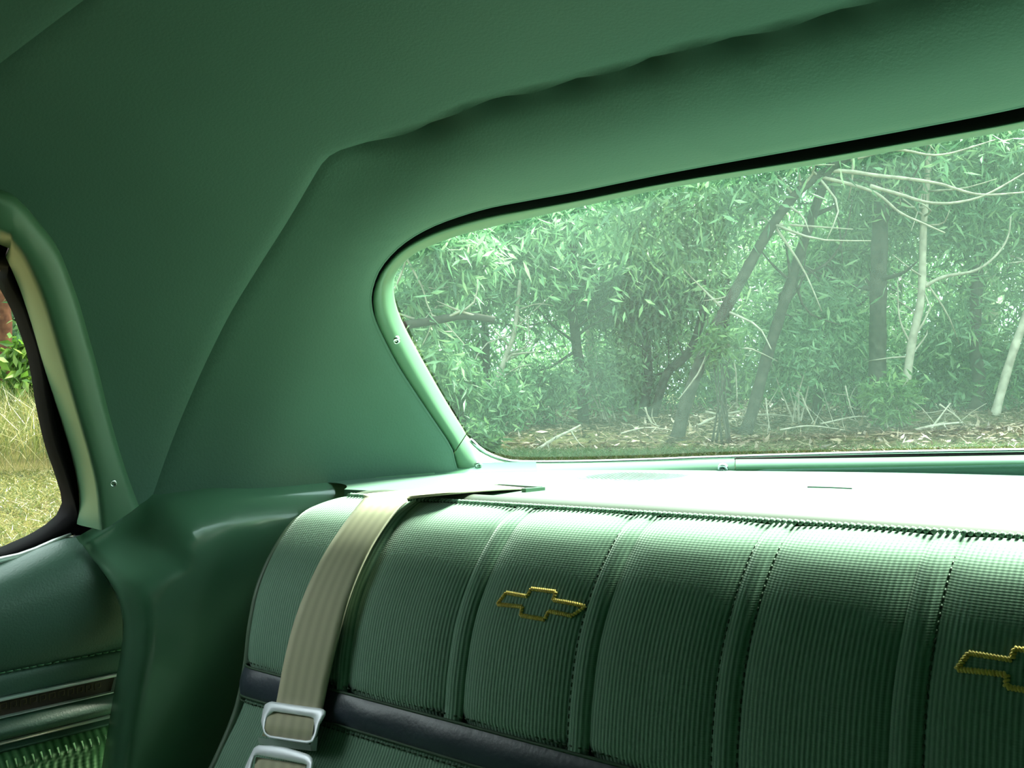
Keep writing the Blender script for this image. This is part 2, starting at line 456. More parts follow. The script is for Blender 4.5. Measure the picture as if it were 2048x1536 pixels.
SEAM_C = catmull([(286, 1075), (298, 1020), (310, 985), (340, 900), (372, 820), (412, 730), (462, 630), (520, 535), (580, 440), (636, 345), (652, 322)], 60)
SEAM_T = catmull([(652, 322), (672, 309), (700, 299), (800, 271), (880, 242), (925, 221), (965, 206), (1080, 180), (1180, 154), (1275, 129), (1375, 97), (1500, 72), (1600, 46), (1750, 2),
                  (1900, -48), (2010, -84), (2120, -122), (2240, -160)], 90)
seamC = np.array([on_shell(u, v) for u, v in SEAM_C])
seamT = np.array([on_shell(u, v) for u, v in SEAM_T]); seamT = seamT[seamT[:, 0] < XC - .01]
ctr = seamT[-1].copy(); ctr[0] = XC; ctr = shell_dir((ctr - CEN) / axes()); seamT = np.vstack([seamT, ctr])
SEAM = np.vstack([seamC, seamT[1:], mir(seamT)[::-1][1:], mir(seamC)[::-1][1:]])
def y_front(x): return .324 - .048 * (np.abs(x - XC) / .55) ** 4
fr = []
for x in np.linspace(XC - .70, XC, 40):
    y = max(y_front(x), -.2)
    lo, hi = 0., 1.5                                            # height of the shell above (x, y)
    for _ in range(40):
        t = (lo + hi) / 2
        if shellF((np.array([x, y, ZC + t]) - CEN) / axes()) < 1: lo = t
        else: hi = t
    fr.append([x, y, ZC + lo])
FRONT = np.array(fr); FRONT = np.vstack([FRONT, mir(FRONT)[::-1][1:]])

def resample(P, step, closed=False):
    if closed: P = np.vstack([P, P[:1]])
    d = np.concatenate([[0], np.cumsum(np.linalg.norm(np.diff(P, axis=0), axis=1))])
    n = max(2, int(d[-1] / step) + 1)
    t = np.linspace(0, d[-1], n)
    Q = np.stack([np.interp(t, d, P[:, k]) for k in range(3)], 1)
    return Q[:-1] if closed else Q

pts, edges = [], []
def add_curve(P, closed):
    q = to2(P); b = len(pts); pts.extend(map(tuple, q))
    n = len(q)
    edges.extend((b + i, b + (i + 1) % n) for i in range(n if closed else n - 1))
    return q
P_RW = resample(RW_HOLE, .012, True); P_SL = resample(SW_HOLE, .02, True); P_SR = mir(P_SL); P_WS = resample(WS_CLOSED, .05, True)
q_rw = add_curve(P_RW, True); q_sl = add_curve(P_SL, True); q_sr = add_curve(P_SR, True); q_ws = add_curve(P_WS, True)
P_SEAM = resample(SEAM, .012); P_FR = resample(FRONT, .02)
q_seam = add_curve(P_SEAM, False); add_curve(P_FR, False)
for P in (P_SEAM, P_FR):                                         # support lines beside the seams, for the groove
    Nn = shell_normal(P); T = np.gradient(P, axis=0); T /= np.linalg.norm(T, axis=1)[:, None]
    S = np.cross(Nn, T)
    for d in (.004, .009, .018):
        for s in (-1, 1): pts.extend(map(tuple, to2(P + S * d * s)))
for P, ds in ((P_RW, (.006, .014)),):
    Nn = shell_normal(P); T = np.roll(P, -1, 0) - np.roll(P, 1, 0); T /= np.linalg.norm(T, axis=1)[:, None]
    S = np.cross(Nn, T)
    for d in ds:
        for s in (-1, 1): pts.extend(map(tuple, to2(P + S * d * s)))
g = np.arange(-2.6, 2.6, .026); gx, gy = np.meshgrid(g, g)
gq = np.stack([gx.ravel(), gy.ravel()], 1); rr = np.hypot(gq[:, 0], gq[:, 1])
coarse = (np.round(gq / .026).astype(int) % 3 == 0).all(1)
gq = gq[(rr < 1.25) | ((rr < 2.5) & coarse)]
g3 = from2(gq); keep = (g3[:, 2] > -.2)
gq = gq[keep]; g3 = g3[keep]
keep = dist_to(g3, np.vstack([P_SEAM, P_FR, P_RW])) > .022
pts.extend(map(tuple, gq[keep]))
vo, eo, fo, _, _, _ = delaunay_2d_cdt([Vector(p) for p in pts], edges, [], 0, 1e-5)
Q2 = np.array([(p.x, p.y) for p in vo]); TRI = np.array([tuple(f) for f in fo if len(f) == 3])
P3 = from2(Q2); NRM = shell_normal(P3)
cq = Q2[TRI].mean(1); c3 = from2(cq)
solid = (c3[:, 2] > -.165) & ~inside(cq, q_rw) & ~inside(cq, q_sl) & (np.hypot(cq[:, 0], cq[:, 1]) < 2.45)  # windshield and far windows stay solid to keep front light out
bot = to2(np.array([shell_xz(x, -.2) for x in np.linspace(SEAM[-1][0], SEAM[0][0], 40)]))
q_rear = np.vstack([q_seam, bot])
is_rear = inside(cq, q_rear)
is_front = ~is_rear & (c3[:, 1] < y_front(c3[:, 0])) & (c3[:, 2] > .0)
is_front |= ~is_rear & (c3[:, 1] < .2)
# relief: a groove at every seam, and the rear panel swelling below the seam over the window
dsm = dist_to(P3, P_SEAM); dfr = dist_to(P3, P_FR)
top_line = np.vstack([seamT, mir(seamT)]); c_line = np.vstack([seamC, mir(seamC)])
dtp = dist_to(P3, resample(top_line[:len(seamT)], .01)); dtp = np.minimum(dtp, dist_to(P3, resample(mir(seamT), .01)))
dcp = np.minimum(dist_to(P3, resample(seamC, .01)), dist_to(P3, resample(mir(seamC), .01)))
drw = dist_to(P3, P_RW)
groove = .0028 * np.exp(-(dsm / .0045) ** 2) + .0016 * np.exp(-(dfr / .004) ** 2)
vert_rear = np.zeros(len(P3), bool); vert_rear[np.unique(TRI[is_rear])] = True
swell = np.where(vert_rear, .017 * np.sin(PI * np.clip(dtp / (dtp + drw + 1e-6), 0, 1) ** .75) * smooth01(dcp / .11), 0)
roll_rw = -.004 * np.exp(-(drw / .007) ** 2)
PS = P3 + NRM * (groove - swell - roll_rw)[:, None]

def panel(name, mask, parent, mat, label):
    T = TRI[mask & solid]; ids = np.unique(T); mp = -np.ones(len(PS), int); mp[ids] = np.arange(len(ids))
    o = mesh(name, PS[ids], mp[T], mat, parent)
    return tag(o, label)
ceil = empty('ceiling', (XC, 0, .3), 'pale green vinyl headliner of the car, curving down into the rear pillar', 'headliner', kind='structure')
panel('roof_panel', ~is_rear & ~is_front, ceil, M_HEAD, 'wide middle section of the headliner')
panel('closed_front_roof_panel', is_front, ceil, M_HEAD, 'front section of the headliner, closed over the windshield to keep light out')
panel('window_surround_panel', is_rear, ceil, M_HEAD, 'headliner section wrapped around the rear window')
# welted edge of the lining, turned over into the window gap
Nn = shell_normal(P_RW)
lip = [(.004, .0), (.006, .004), (.007, .012), (.006, .022)]
T = np.roll(P_RW, -1, 0) - np.roll(P_RW, 1, 0); T /= np.linalg.norm(T, axis=1)[:, None]
SI = np.cross(Nn, T)
if ((P_RW + SI * .01 - P_RW.mean(0)) ** 2).sum() > ((P_RW - P_RW.mean(0)) ** 2).sum(): SI = -SI
LV = np.stack([P_RW + Nn * (.004 * (k == 0) + b) + SI * (a - .004) for k, (a, b) in enumerate(lip)], 1).reshape(-1, 3)
mesh('lining_edge', LV, grid_faces(len(P_RW), len(lip), True), M_HEAD, ceil)

# ------------------------------------------------------------------ rear window
def screw(u, v, o, parent, mat=M_CHROME, r=.0042, on=None):
    c = on_shell(u, v, o) if on is None else np.array(on)
    d = -shell_normal(c)[0]
    a = np.cross(d, [0, 0, 1]); a /= np.linalg.norm(a); b = np.cross(d, a)
    V, F = [], []
    prof = [(1., -.002), (1., .0006), (.85, .0016), (.45, .0024), (.42, .0012), (0.001, .0010)]
    for rr_, h in prof:
        for k in range(12):
            t = 2 * PI * k / 12
            V.append(c + d * h + r * rr_ * (math.cos(t) * a + math.sin(t) * b))
    for i in range(len(prof) - 1):
        for k in range(12):
            F.append((i * 12 + k, i * 12 + (k + 1) % 12, (i + 1) * 12 + (k + 1) % 12, (i + 1) * 12 + k))
    return mesh('screw', V, F, mat, parent)

win1 = empty('window_1', (XC, .95, -.06), 'wide curved rear window in a pale green painted frame', 'window', kind='structure')
V, F = ring_rows(RW_TOP, 110); V2, F2 = ring_rows(RW_TOP, 110, True)
mesh('upper_moulding', *merge([(V, F), (V2, F2)]), M_MOULD, win1)
for prs_, n_ in ((RW_TOP, 110), (RW_COR, 48), (RW_BOT, 14)):
    mesh('gap_shade', *merge([ring_rows(prs_, n_, False, True), ring_rows(prs_, n_, True, True)]), M_BLACK, win1)  # black flange paints in the shade of the recess round the moulding
for m_ in (False, True):
    V, F = ring_rows(RW_COR, 48, m_); o = mesh('corner_moulding', V, F, M_MOULD, win1)
V, F = ring_rows(RW_BOT, 14); V2, F2 = ring_rows(RW_BOT, 14, True)
mesh('sill_moulding', *merge([(V, F), (V2, F2)]), M_MOULD, win1)
for u, v, o in ((792, 681, .010), (957, 931, .011), (1446, 937, .010)):
    s_ = screw(u, v, o, win1, r=.0048 if u < 1400 else .0062)
# pane
gp = resample(RW_GLASS, .02, True); q_g = to2(gp)
gg = np.arange(-1.6, 1.6, .05); gx, gy = np.meshgrid(gg, gg); gq = np.stack([gx.ravel(), gy.ravel()], 1)
gq = gq[inside(gq, q_g)]
gq = gq[dist_to(from2(gq), gp) > .02]
allq = np.vstack([q_g, gq])
vo, eo, fo, _, _, _ = delaunay_2d_cdt([Vector(p) for p in allq], [(i, (i + 1) % len(q_g)) for i in range(len(q_g))], [], 1, 1e-6)
GQ = np.array([(p.x, p.y) for p in vo]); GT = np.array([tuple(f) for f in fo if len(f) == 3]); GT = GT[inside(GQ[GT].mean(1), q_g)]
Ga, Gb = from2(GQ, .036), from2(GQ, .040)
mesh('pane', np.vstack([Ga, Gb]), np.vstack([GT, GT[:, ::-1] + len(Ga)]), M_GLASS, win1)
# bright strip and rubber line along the foot of the glass
strip = np.array([on_shell(u, v, .036) for u, v in catmull([(940, 880), (966, 903), (1001, 919), (1040, 925), (1142, 925), (1300, 921), (1400, 917), (1600, 911), (1800, 906), (2048, 902), (2262, 899)], 70)])
strip = strip[strip[:, 0] < XC]
V, F = tube(np.vstack([strip, mir(strip)[::-1]]), .0030, 8); mesh('bright_strip', V, F, M_CHROME, win1)
strip2 = np.array([on_shell(u, v, .030) for u, v in catmull([(1470, 920), (1600, 917), (1800, 914), (2048, 911), (2262, 909)], 30)])
strip2 = strip2[strip2[:, 0] < XC]
V, F = tube(np.vstack([strip2, mir(strip2)[::-1]]), .0022, 8); mesh('rubber_line', V, F, M_BLACK, win1)

# ------------------------------------------------------------------ side window
def side_window(name, label, mirrored):
    w = empty(name, (XC - .78, .1, -.1) if not mirrored else (XC + .78, .1, -.1), label, 'window', kind='structure')
    A = catmull_pairs([R0, R1, R2, R3], 90)
    mm = (lambda P: mir(P)) if mirrored else (lambda P: P)
    r0, r1, r2, r3 = A
    n_ = shell_normal(r0)
    rows = [r0 + n_ * .012, r0 + n_ * .002, r0 - n_ * .001, r0 * .75 + r1 * .25 - n_ * .003, r0 * .45 + r1 * .55 - n_ * .003, r0 * .14 + r1 * .86 - n_ * .003,
            r1 - n_ * .001, r1 * .8 + r2 * .2 - n_ * .0035, r1 * .45 + r2 * .55 - n_ * .002, r2, r2 + n_ * .006]
    V = np.stack(rows, 1).reshape(-1, 3)
    mesh('moulding', mm(V), grid_faces(len(r0), len(rows)), M_MOULD, w)
    # rubber channel: upright plus the rounded lower corner and the foot along the door
    low = [on_x(u, v, -.955) for u, v in ((140, 1022), (126, 1040), (108, 1054), (71, 1076), (30, 1093), (0, 1104))]
    z_low = low[-1][2]
    low += [np.array([-.957, y, z_low - .012 * (.37 - y) / .4]) for y in (.25, .05, -.2, -.5)]
    low2 = [on_x(u, v, -.945) for u, v in ((168, 1052), (160, 1062), (142, 1072), (90, 1092), (40, 1108), (0, 1121))]
    z2 = low2[-1][2]
    low2 += [np.array([-.945, y, z2 - .012 * (.37 - y) / .4]) for y in (.25, .05, -.2, -.5)]
    edge_in = np.vstack([r3, low]); edge_out = np.vstack([r2 + n_ * .004, low2])
    a, b = catmull_pairs([edge_in, edge_out], 120)
    out = np.array([-.022, 0, 0])
    rows = [a + out, a, a * .66 + b * .34 + np.array([.003, 0, 0]), b, b + out * .3]
    mesh('rubber_channel', mm(np.stack(rows, 1).reshape(-1, 3)), grid_faces(len(a), len(rows)), M_BLACK, w)
    # pane
    top = r3[::6] + np.array([-.010, 0, 0]); bot_ = np.array([np.array([-.965, p[1], -.135]) for p in top])
    n = len(top); k = 8
    V = np.stack([top + (bot_ - top) * t for t in np.linspace(0, 1, k)], 1).reshape(-1, 3)
    Fg = grid_faces(n, k)
    V2 = V + np.array([-.004, 0, 0])
    mesh('pane', mm(np.vstack([V, V2])), Fg + [tuple(i + len(V) for i in f[::-1]) for f in Fg], M_GLASS2, w)
    if not mirrored:
        sc = on_shell(225, 967, -.010)
        screw(0, 0, 0, w, r=.0042, on=sc)
    return w
side_window('window_2', 'side window beside the door with a deep green moulding and black rubber', False)

# ------------------------------------------------------------------ painted quarter panel between door and seat
LIPPX = catmull([(160, 1052), (168, 1068), (188, 1100), (221, 1143), (245, 1182), (258, 1222), (262, 1257), (260, 1293), (249, 1356), (237, 1435), (221, 1536), (205, 1640), (190, 1760)], 40)
LIP = np.array([on_x(u, v, -.886) for u, v in LIPPX])
def lip_y(z): return float(np.interp(-z, -LIP[:, 2], LIP[:, 1]))
def wall_pt(Y, z, extra=0.):
    ztop = np.interp(Y, [.40, .435, .455, .505, .56, .8, 1.], [-.117, -.110, -.100, -.071, -.0625, -.058, -.058])
    d = ztop - z
    off = np.interp(d, [-.01, 0, .004, .010, .018, .030, .05, .12, .3, .6], [0, .002, .011, .019, .0255, .031, .034, .036, .036, .036])
    off *= max(smooth01((Y - .465) / .06), smooth01((d - .004) / .07))
    B = shell_yz(min(Y, 1.03), -.09); n = shell_normal(B)[0].copy(); n[2] = 0; n /= np.linalg.norm(n)
    p = np.array([B[0], Y, z]) - n * (off + extra)
    if extra == 0 and d < 0: p = np.array([B[0], Y, z]) + n * .004
    return p, ztop
wl_ = empty('wall_left', (-.9, .5, -.85), 'glossy green painted metal panel between door and back seat', 'panel', kind='structure')
dz = np.concatenate([[-.006, 0, .003, .006, .010, .014, .018, .024, .031, .04, .05], np.linspace(.065, .62, 36)])
NYW = 46
V = []
for i in range(NYW):
    t = (i / (NYW - 1)) ** 1.1
    for d in dz:
        yy = .43
        for _ in range(4):
            zt = wall_pt(yy, -.1)[1]; z = zt - d
            y0 = lip_y(z); yy = y0 + (.90 - y0) * t
        p, _z = wall_pt(yy, z)
        fl = float(smooth01((d - .004) / .06))
        if i == 0: p = p + np.array([-.003 - .027 * fl, .004, 0])
        elif i == 1: p = p + np.array([-.006 * fl, -.006 * fl, 0])
        V.append(p)
mesh('painted_panel', V, grid_faces(NYW, len(dz)), M_PAINT, wl_)
# separate cover plate where the ledge meets the window corner
V = []
for Y in np.linspace(.735, .80, 12):
    for d in np.linspace(-.001, .028, 12):
        p, zt = wall_pt(Y, -.1); p, _z = wall_pt(Y, zt - d, .0025)
        V.append(p)
mesh('cover_plate', V, grid_faces(12, 12), M_MOULD, wl_)

# ------------------------------------------------------------------ door
door = empty('door_1', (-.95, .0, -.85), 'green vinyl door panel with bright trim strip under the side window', 'door', kind='structure')
YD0, YD1 = -1.1, .492
ys = np.concatenate([np.linspace(YD0, .2, 14), np.linspace(.23, YD1, 24)])
def rise(Y): return .036 * smooth01((min(Y, .432) - .32) / .17)
def sweep_y(name, prof, mat, parent, ylist=ys, fade=(-.135, -.215), thick=False):
    V = []
    for y in ylist:
        for x, z in prof:
            k = smooth01((z - fade[1]) / (fade[0] - fade[1]))
            V.append((x, y, z + rise(y) * float(k)))
    return mesh(name, V, grid_faces(len(ylist), len(prof)), mat, parent)
pad = catmull([(-.958, -.1345), (-.948, -.134), (-.934, -.1365), (-.918, -.146), (-.9085, -.164), (-.9085, -.184), (-.916, -.203), (-.925, -.2165), (-.9285, -.2195)], 40)
sweep_y('upper_pad', pad, M_DOOR, door)
sweep_y('middle_panel', catmull([(-.9285, -.2195), (-.9255, -.2225), (-.9245, -.2300), (-.9260, -.2390), (-.93, -.2415)], 14), M_DOOR, door)
sweep_y('roll', catmull([(-.932, -.2575), (-.925, -.2595), (-.917, -.2655), (-.916, -.2715), (-.921, -.2765), (-.931, -.2785)], 18), M_DOOR, door)
sweep_y('lower_panel', catmull([(-.934, -.2835), (-.931, -.2865), (-.9285, -.2885), (-.931, -.2905)], 8), M_DOOR, door)
sweep_y('ribbed_cloth', catmull([(-.932, -.2905), (-.925, -.2925), (-.920, -.300), (-.918, -.34), (-.918, -.45), (-.922, -.62), (-.93, -.86)], 30), M_DCLOTH, door)
sweep_y('back_board', [(-.936, -.20), (-.936, -.86), (-.985, -.86)], M_DARK, door)
# rear edge of the door
V = [(-.934, YD1, -.09), (-.934, YD1, -.86), (-1.0, YD1, -.86), (-1.0, YD1, -.09)]
mesh('door_edge', V, [(0, 1, 2, 3)], M_DARK, door, smooth=False)
# unseen black plate added to keep the sun off the door pad
V = []
for z in (-.86, -.2, -.12, -.08, -.04, 0., .05, .1, .15):
    xi = shell_yz(.503, z)[0] - .005
    V += [(-1.06, .500, z), (xi, .500, z), (xi, .506, z), (-1.06, .506, z)]
mesh('sun_block_plate', V, grid_faces(9, 4), M_BLACK, wl_, smooth=False)
V = [(x, y, z) for z in (-.22, -.055) for x, y in ((-.962, .452), (-.957, .452), (-.935, .50), (-.942, .50))]
mesh('corner_seal', V, [(0, 1, 5, 4), (1, 2, 6, 5), (2, 3, 7, 6), (3, 0, 4, 7), (4, 5, 6, 7), (0, 3, 2, 1)], M_BLACK, wl_, smooth=False)
# chrome belt strip
bl = [on_x(u, v, -.945) for u, v in ((142, 1068), (120, 1079), (90, 1094), (50, 1109), (0, 1122))]
zb = bl[-1][2]; bl += [np.array([-.945, y, zb - .008 * (.37 - y) / .4]) for y in (.3, .2, .0, -.3, -.6)]
V, F = tube(catmull(bl, 60), np.concatenate([[.0012], np.full(59, .0036)]), 10); mesh('belt_strip', V, F, M_SATIN, door)
# stitched line
parts = []
for y in np.arange(-.1, .485, .0068):
    parts.append(tube(np.array([(-.9262, y, -.2188), (-.9240, y + .0025, -.2186), (-.9262, y + .005, -.2190)]), .0007, 5))
mesh('stitching', *merge(parts), M_STITCHL, door)
# trim strip: bright frame, brown insert, relief
ye = .479
ts = empty
V = []
fr_prof = [(-.932, -.2405), (-.9225, -.2405), (-.9215, -.2415), (-.9215, -.2428), (-.928, -.2432)]
o = mesh('trim_strip', [(x, y, z) for y in (YD0, .2, ye) for x, z in fr_prof], grid_faces(3, len(fr_prof)), M_SATIN, door, smooth=False)
tag(o, 'bright metal trim strip with a brown insert')
end = [(-.932, ye, -.2405), (-.9215, ye, -.2405), (-.9215, ye - .004, -.2578), (-.932, ye - .004, -.2578), (-.928, ye - .0022, -.2432), (-.9215, ye - .0022, -.2428), (-.9215, ye - .0062, -.2568), (-.928, ye - .0062, -.2568)]
mesh('strip_end', end, [(0, 1, 2, 3), (1, 5, 6, 2), (5, 4, 7, 6)], M_SATIN, o, smooth=False)
mesh('strip_foot', [(x, y, z) for y in (YD0, ye - .004) for x, z in ((-.928, -.2568), (-.9225, -.2571), (-.9225, -.2580), (-.932, -.2582))], grid_faces(2, 4), M_SATIN, o, smooth=False)
mesh('brown_insert', [(x, y, z) for y in (YD0, ye - .002) for x, z in ((-.9275, -.2425), (-.9275, -.2575))], grid_faces(2, 2), M_BROWN, o, smooth=False)
parts = []
for i, y in enumerate(np.arange(.13, ye - .014, .0086)):          # raised meander pattern
    za, zb_ = -.2465, -.2525
    pth = [(y, zb_), (y, za), (y + .0052, za), (y + .0052, zb_ + .0018), (y + .0026, zb_ + .0018)]
    parts.append(tube(np.array([(-.9272, a, b) for a, b in pth]), .00055, 5))
mesh('meander_relief', *merge(parts), M_KEY, o)
V, F = tube(np.array([(-.929, y, -.2812) for y in (YD0, 0, .3, .472)]), .0019, 8); mesh('bright_bead', V, F, M_SATIN, door)
V, F = tube(np.array([(-.9285, y, -.2775) for y in (YD0, 0, .3, .474)]), .0010, 6); mesh('welt', V, F, M_DOOR, door)
# quilted dashes along the head of the cloth
parts = []
for y in np.arange(.05, .472, .0075):
    parts.append(tube(np.array([(-.9190, y, -.2945), (-.9168, y, -.2985), (-.9165, y, -.3015)]), .0012, 5))
mesh('cloth_tufts', *merge(parts), M_DCLOTH, door)

# ------------------------------------------------------------------ rest of the cabin, around and behind the camera
XR = 2 * XC + .93
mesh_o = mesh('floor', [(-1.0, -1.2, -.85), (XR + .07, -1.2, -.85), (XR + .07, .95, -.85), (-1.0, .95, -.85)], [(0, 1, 2, 3)], M_FLOOR, smooth=False)
tag(mesh_o, 'dark green carpet on the floor of the car', 'floor', kind='structure')
prof = [(XR + .03, -.11), (XR, -.13), (XR - .02, -.16), (XR - .02, -.20), (XR, -.24), (XR, -.86)]
o = mesh('wall_right', [(x, y, z) for y in (-1.0, -.5, 0, .5, 1.0) for x, z in prof], grid_faces(5, len(prof)), M_DOOR)
tag(o, 'green vinyl lining along the far side of the cabin', 'panel', kind='structure')
prof = [(-1.02, -.06), (-.80, -.07), (-.74, -.11), (-.72, -.2), (-.78, -.5), (-1.0, -.86)]
o = mesh('wall_front', [(x, y, z) for x in (-1.0, -.5, 0, .3, XR + .03) for y, z in prof], grid_faces(5, len(prof)), M_DOOR)
tag(o, 'green dashboard across the front of the cabin', 'dashboard', kind='structure')

fs = empty('front_seat_blocker', (XC, -.2, -.85), 'unseen green cloth front bench seat, added to block light from the front', 'seat')  # bench out of view, added to darken the lower back seat
prof = catmull([(-.10, -.80), (-.12, -.40), (-.16, -.16), (-.20, -.125), (-.24, -.16), (-.26, -.42)], 24)
mesh('backrest', [(x, y, z) for x in np.linspace(-.80, .50, 8) for y, z in prof], grid_faces(8, 24), M_CLOTH, fs)
prof = catmull([(-.24, -.80), (-.24, -.52), (-.30, -.46), (-.62, -.46), (-.68, -.52), (-.68, -.80)], 24)
mesh('cushion', [(x, y, z) for x in np.linspace(-.80, .50, 8) for y, z in prof], grid_faces(8, 24), M_CLOTH, fs)

# ================================================================== PARCEL SHELF
shelf = empty('parcel_shelf', (XC, .8, -.07), 'pale green parcel shelf below the rear window, behind the seat', 'shelf')
tx = np.linspace(0, 1, 80)
ks = np.concatenate([[-.02, 0], np.linspace(.02, 1, 26)])
V = []
for t in tx:
    for k in ks:
        kk = max(k, 0)
        hw = np.interp(kk, [0, .12, .4, .7, .85, 1], [.64, .66, .705, .715, .70, .66])
        x = XC - hw + 2 * hw * t
        yb = shell_xz(np.clip(x, XC - .72, XC + .72), -.07)[1] + .012
        y = .648 + (yb - .648) * kk
        z = -.0700 + .008 * k if k >= 0 else -.11
        V.append((x, y, z + .0012 * math.sin(9 * x + 4) * kk))
xs = tx
mesh('shelf_board', V, grid_faces(len(xs), len(ks)), M_SHELF, shelf)
# slot for the belt
c = on_z(1024, 969, -.064)
ax = on_z(1064, 972, -.064) - on_z(985, 967, -.064); L_ = np.linalg.norm(ax); ax /= L_; ay = np.array([-ax[1], ax[0], 0])
if ay[1] < 0: ay = -ay
def obox(c, ax, ay, hx, hy, z0, z1):
    V = [c + ax * sx * hx + ay * sy * hy + np.array([0, 0, z - c[2]]) for z in (z0, z1) for sx, sy in ((-1, -1), (1, -1), (1, 1), (-1, 1))]
    return np.array(V), [(0, 3, 2, 1), (4, 5, 6, 7), (0, 1, 5, 4), (1, 2, 6, 5), (2, 3, 7, 6), (3, 0, 4, 7)]
bz = mesh('belt_slot', *merge([obox(c + ay * .010, ax, ay, L_ / 2, .003, -.070, -.0652), obox(c + ax * (L_ / 2 + .004) - ay * .002, ax, ay, .003, .012, -.070, -.0655), obox(c - ax * (L_ / 2 + .002) + ay * .006, ax, ay, .002, .007, -.070, -.0655)]), M_MOULD, shelf, smooth=False)
mesh('slot_opening', *obox(c + ay * .0035, ax, ay, L_ / 2 - .002, .0055, -.070, -.0660), M_BLACK, bz, smooth=False)
# perforated loudspeaker grille let into the shelf
gc = np.array([-.602, .892]); gh = np.array([.056, .048])
def shelf_z(x, y):
    yb = shell_xz(np.clip(x, XC - .72, XC + .72), -.07)[1] + .012
    k = (y - .648) / (yb - .648)
    return -.0700 + .008 * k + .0012 * math.sin(9 * x + 4) * k
ring_ = []
for k in range(40):
    a = 2 * PI * k / 40; ca, sa_ = math.cos(a), math.sin(a)
    ring_.append(gc + gh * np.array([math.copysign(abs(ca) ** .5, ca), math.copysign(abs(sa_) ** .5, sa_)]))
V = [(p[0], p[1], shelf_z(*p) - .002) for p in ring_] + [(p[0], p[1], shelf_z(*p) + .0002) for p in ring_] + [(*(gc + (p - gc) * .97), shelf_z(*p) + .0004) for p in ring_]
F = [(i + r * 40, (i + 1) % 40 + r * 40, (i + 1) % 40 + (r + 1) * 40, i + (r + 1) * 40) for r in range(2) for i in range(40)] + [tuple(range(80, 120))]
grille = tag(mesh('speaker_grille', V, F, M_SHELF, shelf, smooth=False), 'perforated green speaker grille')
parts = []
for ix in np.arange(-.049, .050, .0058):
    for iy in np.arange(-.041, .042, .0058):
        if (abs(ix) / .050) ** 4 + (abs(iy) / .043) ** 4 > 1: continue
        x, y = gc[0] + ix, gc[1] + iy; z = shelf_z(x, y) + .0009
        parts.append((np.array([(x + .0021 * math.cos(t), y + .0021 * math.sin(t), z) for t in np.arange(8) * PI / 4]), [tuple(range(8))]))
mesh('perforations', *merge(parts), M_BLACK, grille, smooth=False)['kind'] = 'stuff'
# shallow pressed line on the shelf
V, F = tube(np.array([on_z(u, v, -.0635) for u, v in ((1615, 974), (1660, 975), (1704, 977))]), .0007, 6); mesh('pressed_line', V, F, M_SHELF, shelf)

# ================================================================== BACK SEAT
PROF = catmull([(.652, -.100), (.650, -.082), (.643, -.0705), (.628, -.0695), (.606, -.0765), (.585, -.089), (.560, -.117), (.541, -.151), (.531, -.188), (.526, -.222), (.517, -.258),
                (.499, -.292), (.478, -.325), (.457, -.375), (.442, -.45), (.432, -.60), (.43, -.84)], 400)
PD = np.concatenate([[0], np.cumsum(np.linalg.norm(np.diff(PROF, axis=0), axis=1))])
def prof_at(s):
    y = np.interp(s, PD, PROF[:, 0]); z = np.interp(s, PD, PROF[:, 1])
    e = .004
    ty = np.interp(s + e, PD, PROF[:, 0]) - np.interp(s - e, PD, PROF[:, 0]); tz = np.interp(s + e, PD, PROF[:, 1]) - np.interp(s - e, PD, PROF[:, 1])
    l = math.hypot(ty, tz) + 1e-12
    return y, z, tz / l, -ty / l                                  # point and normal towards the cabin
def s_of_z(z):
    i0 = int(np.argmax(PROF[:, 1]))
    return float(np.interp(-z, -PROF[i0:, 1], PD[i0:]))
def seat_pt(x, s, h=0.):
    y, z, ny, nz = prof_at(s)
    return np.array([x, y + ny * h, z + nz * h])
def on_seat(u, v, h=0.):
    """(x, s) where the line of sight meets the swept profile raised by h"""
    d = ray(u, v)
    ss = np.linspace(.012, PD[-1] - .01, 900)
    P = np.array([seat_pt(0, s, h) for s in ss]) if h not in _cache else _cache[h]
    _cache[h] = P
    f = P[:, 2] * d[1] - P[:, 1] * d[2]
    best = None
    for i in np.where(f[:-1] * f[1:] <= 0)[0]:
        t = f[i] / (f[i] - f[i + 1] + 1e-15); y = P[i, 1] + (P[i + 1, 1] - P[i, 1]) * t
        k = y / d[1]
        if k > 0 and (best is None or k < best[0]): best = (k, ss[i] + (ss[i + 1] - ss[i]) * t)
    if best is None: return None
    return d[0] * best[0], best[1]
_cache = {}
XL, XRt = -.800, 2 * XC + .800
S_TOP = s_of_z(-.0715)
S_B0, S_B1 = s_of_z(-.222), s_of_z(-.247)
S_END = s_of_z(-.80)
def edge_h(x, s):
    d = min(x - XL, XRt - x); r = .032
    if d >= r: return 0.
    q = 1 - max(d, 0) / r
    return -.022 * (1 - math.sqrt(max(1 - q * q, 0)))
def left_x(s): return XL + .055 * float(1 - smooth01((s - S_TOP + .03) / .085)) ** 1.6
seat = empty('back_seat', (XC, .55, -.85), 'green ribbed cloth bench seat back with gold stitched emblems', 'seat')
def patch(name, x0, x1, s0, s1, hfun, mat, nx, ns, label=None, parent=None, dense=True):
    V, uv = [], []
    for i in range(nx):
        for j in range(ns):
            s = s0 + (s1 - s0) * j / (ns - 1)
            xa = max(x0, left_x(s)) if x0 <= XL + 1e-6 else x0
            xb = min(x1, 2 * XC - left_x(s)) if x1 >= XRt - 1e-6 else x1
            t = i / (nx - 1); tt = .5 - .5 * math.cos(PI * t) if dense else t
            x = xa + (xb - xa) * tt
            V.append(seat_pt(x, s, hfun(tt, j / (ns - 1)) + edge_h(XL + (x - xa) if x0 <= XL + 1e-6 else x, s))); uv.append((x, s))
    o = mesh(name, V, grid_faces(nx, ns), mat, parent or seat, uv=uv)
    if label: tag(o, label)
    return o
